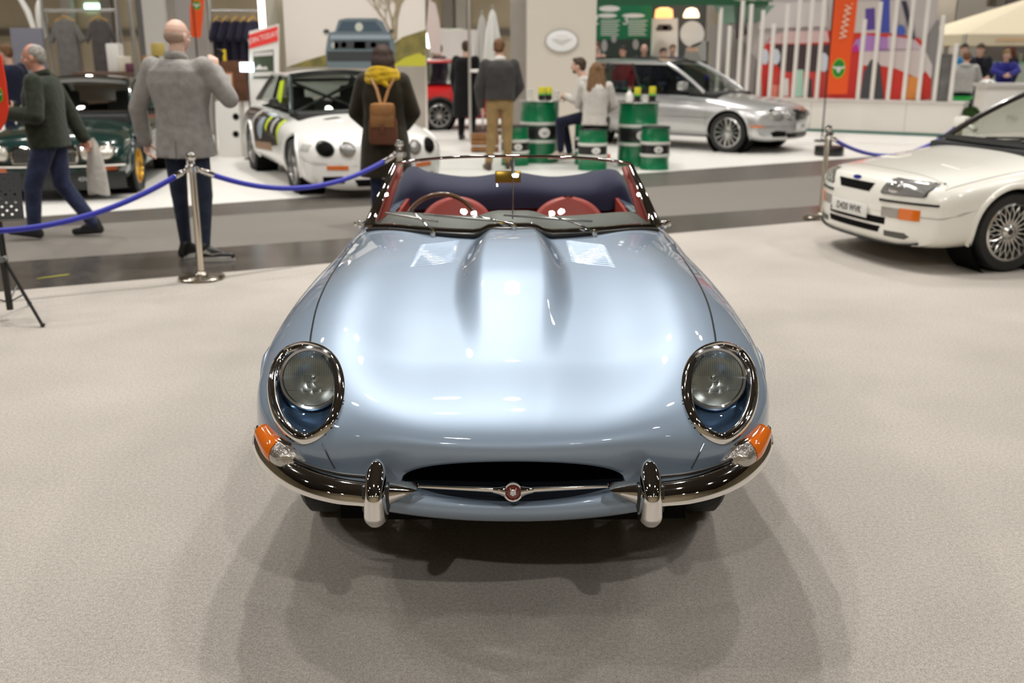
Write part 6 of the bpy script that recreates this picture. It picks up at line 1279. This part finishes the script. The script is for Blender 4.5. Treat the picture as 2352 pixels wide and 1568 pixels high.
# ---- green stand
y = 25.2; t, w_, h_, f_ = slab('stand_wall', 'green stand wall with numbered white text above the seated people', 'display wall', 1350, -40, 1494, 330, y, .1, flat('stand_green', (.0, .13, .052)), ground=True)
pxpoly([(1350, 92), (1494, 88), (1494, 140), (1350, 140)], y, t, 'dark_picture', flat('stand_dark', (.02, .035, .028)), .006); WT = flat('stand_white', (.66, .70, .64)); WT2 = flat('stand_text', (.40, .50, .42))
for P_ in (ell(1400, 20, 24, 7), ell(1395, 36, 22, 5), ell(1455, 36, 26, 5)): pxpoly(P_, y, t, 'heading', WT, .008)
for u0, u1 in ((1380, 1424), (1443, 1487)):
    for k in range(7): pxpoly([(u0, 46 + k * 5.4), (u1 - (k * 5 % 9), 46 + k * 5.4), (u1 - (k * 5 % 9), 49.2 + k * 5.4), (u0, 49.2 + k * 5.4)], y, t, 'text_line', WT2, .008)
for u, n_ in ((1368, '2'), (1437, '3')):
    p = at(u, 46, y); text_mb(n_, .34, frame_from((p.x - t.location.x, y - t.location.y - .01, p.z), (1, 0, 0), (0, -1, 0)), .004).build('numeral', WT, t, smooth=0)
for u, v, a, c_ in ((1410, 88, 6, 10), (1388, 105, 7, 14), (1460, 102, 7, 12), (1372, 118, 8, 10)): pxpoly(ell(u, v, a, c_), y, t, 'printed_figure', flat('figure_grey', (.30, .31, .30)), .010)
y = 25.4; t, w_, h_, f_ = slab('picture_wall', 'black and white photo wall beside the green stand wall', 'display wall', 1494, -40, 1626, 330, y, .1, flat('bw_dark', (.05, .055, .052)), ground=True)
for nm, P_, c_ in (('white_print', [(1494, 42), (1557, 42), (1557, 140), (1494, 140)], (.62, .62, .60)), ('white_print', ell(1590, 78, 28, 30), (.60, .60, .58)), ('dark_print', [(1506, 66), (1512, 56), (1540, 56), (1546, 66), (1540, 71), (1508, 71)], (.06, .06, .06)), ('red_print', ell(1528, 64, 7, 5), (.50, .10, .05)), ('grey_print', [(1575, 110), (1622, 90), (1622, 140), (1570, 140)], (.30, .31, .30)), ('skin_print', ell(1590, 114, 14, 5), (.60, .42, .30))): pxpoly(P_, y, t, nm, flat('pr_%.2f_%.2f' % (c_[0], c_[2]), c_), .008 + .002 * (nm[0] in 'dr') + .003 * (nm[0] == 's'))
for u, lab in ((1525, 'orange and red glowing lamp shade before the photo wall, left one'), (1588, 'pale orange glowing lamp shade before the photo wall, right one')):
    p = at(u, 30, 24.8); t = thing('pendant_lamp', lab, 'lamp', p, 0, 'glowing shades on the stand'); b = MB(); b.lathe([(.10, .12), (.20, .08), (.22, -.10), (.20, -.11), (.001, -.09)] if u < 1550 else [(.02, .12), (.12, .09), (.18, -.02), (.185, -.10), (.001, -.09)], n=28); b.build('shade', mat('shade_glow_%d' % u, (.9, .5, .2), .5, emit=(1, .45, .14) if u < 1550 else (1, .80, .55), estr=1.6 if u < 1550 else 2.4), t); b = MB(); b.tube([(0, 0, .1), (0, 0, 8.8 - 1.6)], .006, 6); b.build('lamp_cord', BLACK, t)
y = 19.0
fs = thing('stand_fascia', 'dark green fascia with pale lettering over the stand', 'fascia', at(1600, -22, 22.6)); L = fs.location; x0, x1 = at(1352, 0, 22.6).x - L.x, at(1800, 0, 22.6).x - L.x; zb_ = at(1600, 12, 22.6).z - L.z; b = MB(); b.box(((x0 + x1) / 2, 0, zb_ + .25), (x1 - x0, .08, .5)); b.build('board', flat('fascia_green', (.008, .075, .030)), fs)
p = at(1728, 1, 22.6); text_mb('HERITAGE PARTS', .17, frame_from((p.x - L.x, -.045, p.z - L.z + .04), (1, 0, 0), (0, -1, 0)), .002, .62).build('lettering', flat('letter_cream', (.60, .62, .52)), fs, smooth=0)
for x in (x0 - .06, x1 - .1): b = MB(); b.box((x, .1, -L.z / 2 + zb_ / 2), (.08, .08, L.z + zb_)); b.build('fascia_post', ALU, fs)
b = MB(); b.box((0, 0, 0), (.14, .14, 1.5), bev=.01); one('partition_post', b, flat('post_taupe', (.32, .29, .25)), 'taupe partition post right of the photo wall', 'post', None, (at(1630, 50, 24.0).x, 24.0, .75 + at(1630, 95, 24.0).z - 0.0)); 
b = MB(); b.box((0, 0, .55), (.14, .14, 1.1)); one('bin', b, BLACK, 'slim black column under the taupe post', 'column', None, (at(1630, 100, 24.0).x, 24.0, 0)); b = MB(); b.box((0, 0, 0), (.15, .15, .1), bev=.01); b.build('blue_band', flat('band_blue', (.02, .02, .25)), bpy.data.objects['bin']).location = (0, -.01, 1.05)
# ---- mural of a red car, cut into blades, on a white counter
A = V3((at(1625, 200, 22.6).x, 22.6, 0)); B = V3((at(2214, 235, 19.8).x, 19.8, 0)); D = (B - A).normalized(); NN = V3((D.y, -D.x, 0))
def on_line(u, v, off):
    """where a sight line meets the upright plane set back from the counter front by off"""
    d = at(u, v, 10) - V3((0, 0, EYE)); o_ = A - NN * off; k = o_.dot(NN) / d.dot(NN) if abs(d.dot(NN)) > 1e-6 else 0; p = d * k + V3((0, 0, 0)); return V3((p.x, p.y, EYE + d.z * k))
HC = at(2212, 236, 19.8).z; LN = (B - A).length
cn = thing('white_counter', 'long low white counter carrying the mural blades', 'counter', (A + B) / 2, math.atan2(D.y, D.x)); b = MB(); b.box((0, .30, HC / 2 + .02), (LN, .60, HC - .08), bev=.006); b.build('carcass', flat('counter_white', (.62, .60, .56), rough=.35), cn); b = MB(); b.box((0, .30, HC - .015), (LN + .04, .66, .04), bev=.006); b.build('worktop', flat('worktop_grey', (.50, .48, .45), rough=.3), cn); b = MB(); b.box((0, .31, .03), (LN - .02, .58, .06)); b.build('teal_kick_strip', flat('teal_base', (.06, .17, .14), rough=.3), cn)
for f_ in (.44, .80): b = MB(); b.box((-LN / 2 + LN * f_, -.001, HC / 2), (.012, .006, HC - .1)); b.build('panel_joint', flat('joint_grey', (.38, .37, .35)), cn)
mu = thing('mural', 'large printed mural of a red classic car behind the white blades', 'mural', (A + B) / 2 - NN * .62, math.atan2(D.y, D.x)); Mi = mu.matrix_basis.inverted(); L0 = HC - .02
b = MB(); b.box((-.40, .06, (L0 + 3.1) / 2), (LN - .80, .05, 3.1 - L0)); b.build('backing', flat('mural_grey', (.46, .43, .42)), mu); b = MB(); b.box((-.40, .10, L0 / 2), (LN - .84, .05, L0)); b.build('mural_base', WHITE, mu)
def mpoly(pts, name, c, k=1, parent=None):
    b = MB(); b.prism([Mi @ on_line(u, min(v, 228), .62 - .022 * 0) for u, v in pts], (0, -.004 * k, 0)); 
    for i in range(len(b.v)): pass
    return b.build(name, flat('mu_%.2f_%.2f_%.2f' % c, c), parent or mu, smooth=0)
mpoly([(1750, 225), (1748, 130), (1758, 102), (1775, 82), (1800, 72), (1900, 70), (2060, 78), (2110, 88), (2135, 110), (2148, 150), (2150, 228), (1900, 228)], 'red_body', (.52, .03, .02), 2)
mpoly([(1762, 100), (1780, 80), (1800, 72), (1900, 70), (1905, 96), (1830, 100)], 'pink_bonnet', (.58, .42, .42), 3); mpoly([(1772, 102), (1910, 102), (1910, 165), (1800, 170), (1772, 130)], 'dark_grille', (.05, .035, .035), 3)
for P_ in (ell(1757, 130, 10, 18), ell(1782, 130, 11, 18), ell(1892, 143, 12, 22)): mpoly(P_, 'printed_headlamp', (.55, .60, .72), 4)
mpoly([(1780, 165), (1910, 165), (1910, 225), (1770, 225)], 'red_lower', (.50, .05, .04), 4); mpoly([(1800, 180), (1812, 180), (1812, 220), (1800, 220)], 'white_print', (.62, .62, .58), 5); mpoly([(1826, 160), (1846, 160), (1846, 222), (1826, 222)], 'teal_print', (.35, .58, .46), 5); mpoly([(1848, 180), (1866, 180), (1866, 224), (1848, 224)], 'black_print', (.05, .05, .05), 5); mpoly([(1775, 195), (1795, 195), (1795, 225), (1775, 225)], 'salmon_print', (.70, .22, .16), 5)
mpoly([(1950, 75), (2062, 76), (2062, 2), (1950, 2)], 'mural_window', (.52, .48, .45), 3); mpoly([(1988, 20), (2010, 18), (2010, 68), (1988, 70)], 'purple_print', (.09, .05, .26), 4); mpoly([(2024, -10), (2044, -10), (2044, 75), (2018, 75)], 'blue_pillar', (.05, .07, .36), 4); mpoly([(2070, 2), (2082, 2), (2102, 90), (2094, 92)], 'dark_pillar', (.03, .03, .05), 4); mpoly(ell(2069, 70, 10, 12), 'blue_mirror', (.05, .10, .42), 5)
mpoly([(1958, 110), (1966, 92), (1990, 80), (2040, 86), (2040, 118), (1958, 118)], 'purple_wing', (.36, .19, .46), 4); mpoly([(1958, 110), (1968, 100), (1975, 118), (1958, 120)], 'magenta_print', (.45, .02, .22), 5); mpoly([(1975, 118), (2040, 112), (2120, 112), (2140, 150), (2110, 180), (2060, 158), (2020, 150), (1975, 150)], 'white_side', (.56, .50, .48), 4); mpoly([(2040, 82), (2100, 90), (2125, 115), (2040, 118)], 'mauve_bonnet', (.50, .42, .46), 4)
mpoly([(1975, 228), (1985, 165), (2000, 138), (2012, 134), (2022, 150), (2030, 228)], 'dark_wheel', (.055, .06, .065), 6); mpoly([(2080, 172), (2108, 178), (2108, 228), (2080, 228)], 'orange_print', (.75, .26, .06), 5); mpoly([(2112, 110), (2135, 120), (2145, 160), (2138, 180), (2118, 150)], 'white_tail', (.60, .55, .54), 5); mpoly([(2118, 100), (2152, 46), (2158, 46), (2158, 228), (2138, 228), (2142, 150)], 'grey_print', (.22, .21, .21), 6); mpoly([(1630, 60), (1670, 50), (1740, 140), (1740, 225), (1630, 225)], 'grey_shadow', (.24, .225, .215), 2); mpoly([(1686, 10), (1702, 12), (1716, 78), (1690, 90)], 'dark_streak', (.08, .06, .05), 3)
mpoly([(1740, 5), (1900, 5), (1900, 60), (1740, 66)], 'pale_sky', (.55, .52, .51), 2); mpoly([(1640, 12), (1780, 12), (1745, 50), (1660, 55)], 'green_lattice', (.16, .26, .20), 3)
BL = flat('blade_white', (.66, .64, .60), rough=.4)
bls = [(1646, 28), (1668, 70), (1694, 12), (1714, 20), (1741, 34), (1767, 65), (1795, 20), (1822, 6), (1850, 6), (1876, 2), (1971, 55), (2003, 15), (2040, 4), (2076, 4), (2110, 2), (2147, 45), (2184, 110)]
ordn = 'first second third fourth fifth sixth seventh eighth ninth tenth eleventh twelfth thirteenth fourteenth fifteenth sixteenth seventeenth'.split()
for i, (u, v) in enumerate(bls):
    p = on_line(u, 215, .12); top_ = on_line(u, v - 10, .12).z; b = MB(); hgt = top_ - HC; b.box((0, 0, hgt / 2), (.075, .06, hgt), bev=.006); o = one('display_fin', b, BL, 'white upright blade on the counter before the mural, %s from the left' % ordn[i], 'blade', 'white blades on the counter', (p.x, p.y, HC + .005)); o.rotation_euler = (0, 0, math.atan2(D.y, D.x))
p = on_line(2168, 160, .2); b = MB(); b.box((0, 0, .45), (.28, .03, .9)); o = one('photo_strip', b, mat('photo_bw', (.22, .21, .20), .5, var=.5, vscale=4), 'narrow grey photo panel at the right end of the blades', 'panel', None, (p.x, p.y, HC + .005)); o.rotation_euler = (0, 0, math.atan2(D.y, D.x))
# ---- right hand counter, stool, topiary, canopy
wc = thing('bar_counter', 'tall white counter where the boy in blue sits', 'counter', (at(2336, 200, 19.0).x, 19.0, 0), -.05); hb = at(2240, 192, 19.0).z; b = MB(); b.box((.35, .3, hb / 2 - .03), (1.75, .55, hb - .06), bev=.006); b.build('carcass', flat('counter_white'), wc); b = MB(); b.box((.35, .3, hb - .03), (1.85, .65, .06), bev=.006); b.build('worktop', flat('worktop_grey'), wc)
text_mb('Mo', .16, frame_from((-.02, -.03 + .0, .42), (1, 0, 0), (0, -1, 0)), .001).build('lettering', flat('letter_taupe', (.36, .34, .31)), wc, smooth=0)
b = MB(); 
b.grid([[(x_ * .13, y_ * .09, .05 * math.cos(x_ * 1.5) * math.cos(y_ * 1.4) + .012 * math.sin(7 * x_ + 5 * y_)) for y_ in np.linspace(-1, 1, 9)] for x_ in np.linspace(-1, 1, 9)]); one('napkin', b, WHITE, 'crumpled white napkin on the bar counter beside the boy', 'napkin', None, (at(2270, 186, 19.2).x, 19.22, hb + .02))
gs = thing('bar_stool', 'green bar stool under the man in the grey hooded top', 'stool', (HS.x, HS.y, 0)); zs2 = HZ - .12; b = MB(); b.lathe([(.001, zs2 - .04), (.12, zs2 - .06), (.20, zs2 - .02), (.22, zs2 + .05), (.21, zs2 + .05), (.18, zs2), (.001, zs2)], n=28); b.build('seat', flat('stool_green', (.0, .28, .03), rough=.35), gs); b = MB(); b.tube([(0, 0, .02), (0, 0, zs2 - .04)], .028, 10); b.tube([(.14 * math.cos(a), .14 * math.sin(a), .30) for a in np.linspace(0, 6.283, 20, endpoint=False)], .012, 6, closed=True); b.tube([(-.14, 0, .30), (.14, 0, .30)], .01, 6); b.lathe([(.001, 0), (.21, 0), (.2, .02), (.03, .04)], n=28); b.build('pedestal', CHROME, gs)
tp = thing('topiary_ball', 'round clipped green shrub in a white pot beside the counter', 'plant', (at(2229, 265, 18.6).x, 18.6, 0)); p = at(2229, 264, 18.6); b = MB(); b.lathe([(.001, 0), (.12, 0), (.15, p.z - .18), (.13, p.z - .19), (.001, p.z - .2)], n=24); b.build('pot', WHITE, tp); b = MB(); rnd = random.Random(9); b.ball((0, 0, p.z), .125, 20)
for _ in range(900):
    z_ = rnd.uniform(-1, 1); a = rnd.uniform(0, 6.283); q = V3((math.sqrt(1 - z_ * z_) * math.cos(a), math.sqrt(1 - z_ * z_) * math.sin(a), z_)); c_ = V3((0, 0, p.z)) + q * rnd.uniform(.12, .15); u_ = q.cross(V3((rnd.random(), rnd.random(), rnd.random()))).normalized() * .012; w2 = (q + u_ * 20 * rnd.uniform(-1, 1)).normalized() * .03; b.add([c_ - u_, c_ + u_, c_ + w2], [(0, 1, 2)])
b.build('foliage', mat('box_leaf', (.035, .10, .010), .7, var=.5, vscale=30), tp, smooth=0, fix=False)
cp_ = thing('canopy', 'cream fabric canopy over the far bar at the right', 'canopy', (at(2330, 60, 24.5).x, 25.0, 0)); L = cp_.location; CRM = mat('canopy_cream', (.66, .58, .42), .8); 
zt3 = at(2352, 48, 24.5).z; ze = at(2230, 78, 24.5).z; xl = at(2216, 80, 24.5).x - L.x; apex = V3((1.6, 1.2, zt3 + .75)); cs = [V3((xl, -.5, ze)), V3((3.6, -.5, ze)), V3((3.6, 3.0, ze)), V3((xl, 3.0, ze))]
b = MB(); b.add([*cs, apex], [(0, 1, 4), (1, 2, 4), (2, 3, 4), (3, 0, 4)]); b.build('roof_cloth', CRM, cp_, smooth=0); b = MB(); b.add(cs + [c_ - V3((0, 0, .26)) for c_ in cs], [(0, 1, 5, 4), (1, 2, 6, 5), (2, 3, 7, 6), (3, 0, 4, 7)]); b.build('valance', CRM, cp_, smooth=0)
b = MB(); b.box((xl + 1.9, -.51, ze - .13), (2.3, .01, .06)); b.build('faint_lettering', flat('letter_tan', (.55, .36, .20)), cp_)
for c_ in cs: b = MB(); b.tube([(c_.x, c_.y, 0), (c_.x, c_.y, ze)], .04, 8); b.build('pole', ALU, cp_)
bb_ = thing('bar', 'pale green and white bar under the cream canopy', 'bar', (at(2345, 170, 25.6).x, 25.6, 0)); hb2 = at(2345, 146, 25.6).z; b = MB(); b.box((.6, 0, hb2 / 2), (2.4, .5, hb2)); b.build('front', flat('bar_mint', (.42, .48, .42)), bb_); b = MB(); b.box((.6, 0, hb2 + .02), (2.5, .6, .05)); b.build('bar_top', flat('bar_teal', (.20, .40, .32)), bb_)
slab('bar_backdrop_screen', 'dark back wall under the cream canopy', 'panel', 2255, 88, 2420, 330, 28.9, .06, flat('back_dark', (.10, .085, .075)), ground=True)
for u, v, lab, c_ in ((2342, 112, 'stack of white cups on the far bar', (.6, .6, .56)), (2330, 122, 'steel coffee machine on the far bar', (.30, .30, .30))):
    p = at(u, v, 25.7 if u > 2300 else 28.75); b = MB(); s_ = .12 if 'cups' not in lab else .10; b.box((0, 0, s_), (s_ * 1.6, s_ * 1.4, s_ * 2), bev=.03); one('bar_item', b, flat('item_%d' % u, c_), lab, 'bar item', None, (p.x, p.y, hb2 + .045 if u > 2300 else p.z))
for u0, v0, u1, v1, y, c_, lab, nm in ((2118, -40, 2197, 58, 29.2, (.50, .46, .40), 'large beige upper wall of a far stand at the right', 'stand_wall'), (2197, -40, 2262, 120, 31.2, (.24, .22, .19), 'grey brown wall section beyond the beige stand wall', 'stand_wall'), (2262, 16, 2310, 58, 32.7, (.34, .31, .27), 'pale square panel in the dark far wall', 'stand_wall'), (2310, -40, 2420, 60, 33.7, (.10, .08, .07), 'dark brown far wall above the cream canopy', 'stand_wall'), (2118, 60, 2240, 75, 28.8, (.018, .022, .16), 'long navy blue fascia strip above the counter group', 'fascia'), (2120, 76, 2190, 190, 29.1, (.56, .50, .44), 'cream wall panel under the navy fascia strip', 'panel'), (2190, 76, 2215, 150, 29.3, (.25, .23, .22), 'grey post panel under the navy fascia strip', 'panel'), (2176, 75, 2184, 108, 28.7, (.35, .08, .05), 'small red and white poster under the navy fascia strip', 'poster')):
    t, w_, h_, f_ = slab(nm, lab, 'wall panel' if nm != 'poster' else 'poster', u0, v0, u1, v1, y, .06, flat('far_%d_%d' % (u0, v0), c_), ground=(v0 < 0 and v1 > 100) or nm == 'panel')
    if t.location.z > .05: b = MB(); b.box((0, .05, -t.location.z / 2), (.10, .04, t.location.z)); b.build('support', ALU, t)
# ================================================================== floors
def floorm(name, c, rough, sp, scale, amt, spec=.2, bump=0):
    m = mat(name, c, rough, spec=spec, bump=bump, bscale=1200); nt = m.node_tree; bs = nt.nodes['Principled BSDF']; tc = nt.nodes.new('ShaderNodeTexCoord'); last = None
    for sc, am, det in ((scale, amt, 2), (scale * .35, amt * .5, 3), (.8, amt * .45, 4)):
        n = nt.nodes.new('ShaderNodeTexNoise'); n.inputs['Scale'].default_value = sc; n.inputs['Detail'].default_value = det; nt.links.new(tc.outputs['Object'], n.inputs['Vector'])
        r = nt.nodes.new('ShaderNodeMapRange'); r.inputs[1].default_value = .3; r.inputs[2].default_value = .7; r.inputs[3].default_value = 1 - am; r.inputs[4].default_value = 1 + am; nt.links.new(n.outputs['Fac'], r.inputs[0])
        if last is None: last = r.outputs[0]
        else:
            mm = nt.nodes.new('ShaderNodeMath'); mm.operation = 'MULTIPLY'; nt.links.new(last, mm.inputs[0]); nt.links.new(r.outputs[0], mm.inputs[1]); last = mm.outputs[0]
    mx = nt.nodes.new('ShaderNodeVectorMath'); mx.operation = 'SCALE'; mx.inputs[0].default_value = c; nt.links.new(last, mx.inputs['Scale']); nt.links.new(mx.outputs[0], bs.inputs['Base Color']); return m
CARP = floorm('grey_carpet', (.435, .400, .36), .95, .1, 210, .26); AISLE = floorm('grey_aisle', (.19, .173, .152), .6, .4, 60, .05, .4); STRIP = floorm('dark_strip', (.075, .066, .058), .22, .5, 14, .20, .5); STRIP2 = floorm('dark_strip_far', (.10, .09, .079), .35, .5, 14, .12, .5); WHF = floorm('white_flooring', (.74, .72, .68), .45, .4, 20, .03, .4)
def fl_poly(pts, z, name, m, th=.02):
    b = MB(); b.prism([(x, y, z) for x, y in pts], (0, 0, -th)); return struct(b.build(name, m, smooth=0))
def edge(pts): 
    X = [p[0] for p in pts]; return lambda x: float(np.interp(x, X, [p[1] for p in pts]))
def ext(p, q, x): return p[1] + (q[1] - p[1]) / (q[0] - p[0]) * (x - p[0])
def zz(u, v):
    q = v - 784; c, s_ = math.cos(PITCH), math.sin(PITCH); d = (u - 1176, FPX * c - q * s_, -FPX * s_ - q * c); k = -EYE / d[2]; return d[0] * k, d[1] * k
L1 = (zz(0, 670), zz(1900, 505)); L2 = (zz(0, 602), zz(1900, 470)); L3 = (zz(0, 528), zz(1900, 402)); L4 = (zz(0, 503), zz(1900, 367))
def side_line(l):
    a, c_ = ext(l[0], l[1], -8), ext(l[0], l[1], 9); return [(-31.8, a - .5 * 23.8), (-8, a), (9, c_), (31.8, c_ + .5 * 22.8)]
E1, E2, E3, E4 = (side_line(l) for l in (L1, L2, L3, L4))
fl_poly([(-31.8, -9.8), (31.8, -9.8)] + E1[::-1], 0, 'floor_carpet', CARP)
fl_poly(E1 + E2[::-1], -.002, 'floor_strip_near', STRIP)
fl_poly(E2 + E3[::-1], -.003, 'floor_aisle', AISLE)
fl_poly(E3 + E4[::-1], -.002, 'floor_strip_far', STRIP2)
fl_poly(E4 + [(31.8, 36), (-31.8, 36)], 0, 'floor_white', WHF)
b = MB(); p, q = zz(82, 641), zz(152, 632); b.prism([(p[0], p[1], .001), (q[0], q[1], .001), (q[0] + .01, q[1] + .05, .001), (p[0] + .01, p[1] + .03, .001)], (0, 0, .001)); tag(b.build('tape_mark', mat('yellow_tape', (.42, .40, .03), .6), None, smooth=0), 'yellow tape mark stuck on the dark aisle strip', 'tape')
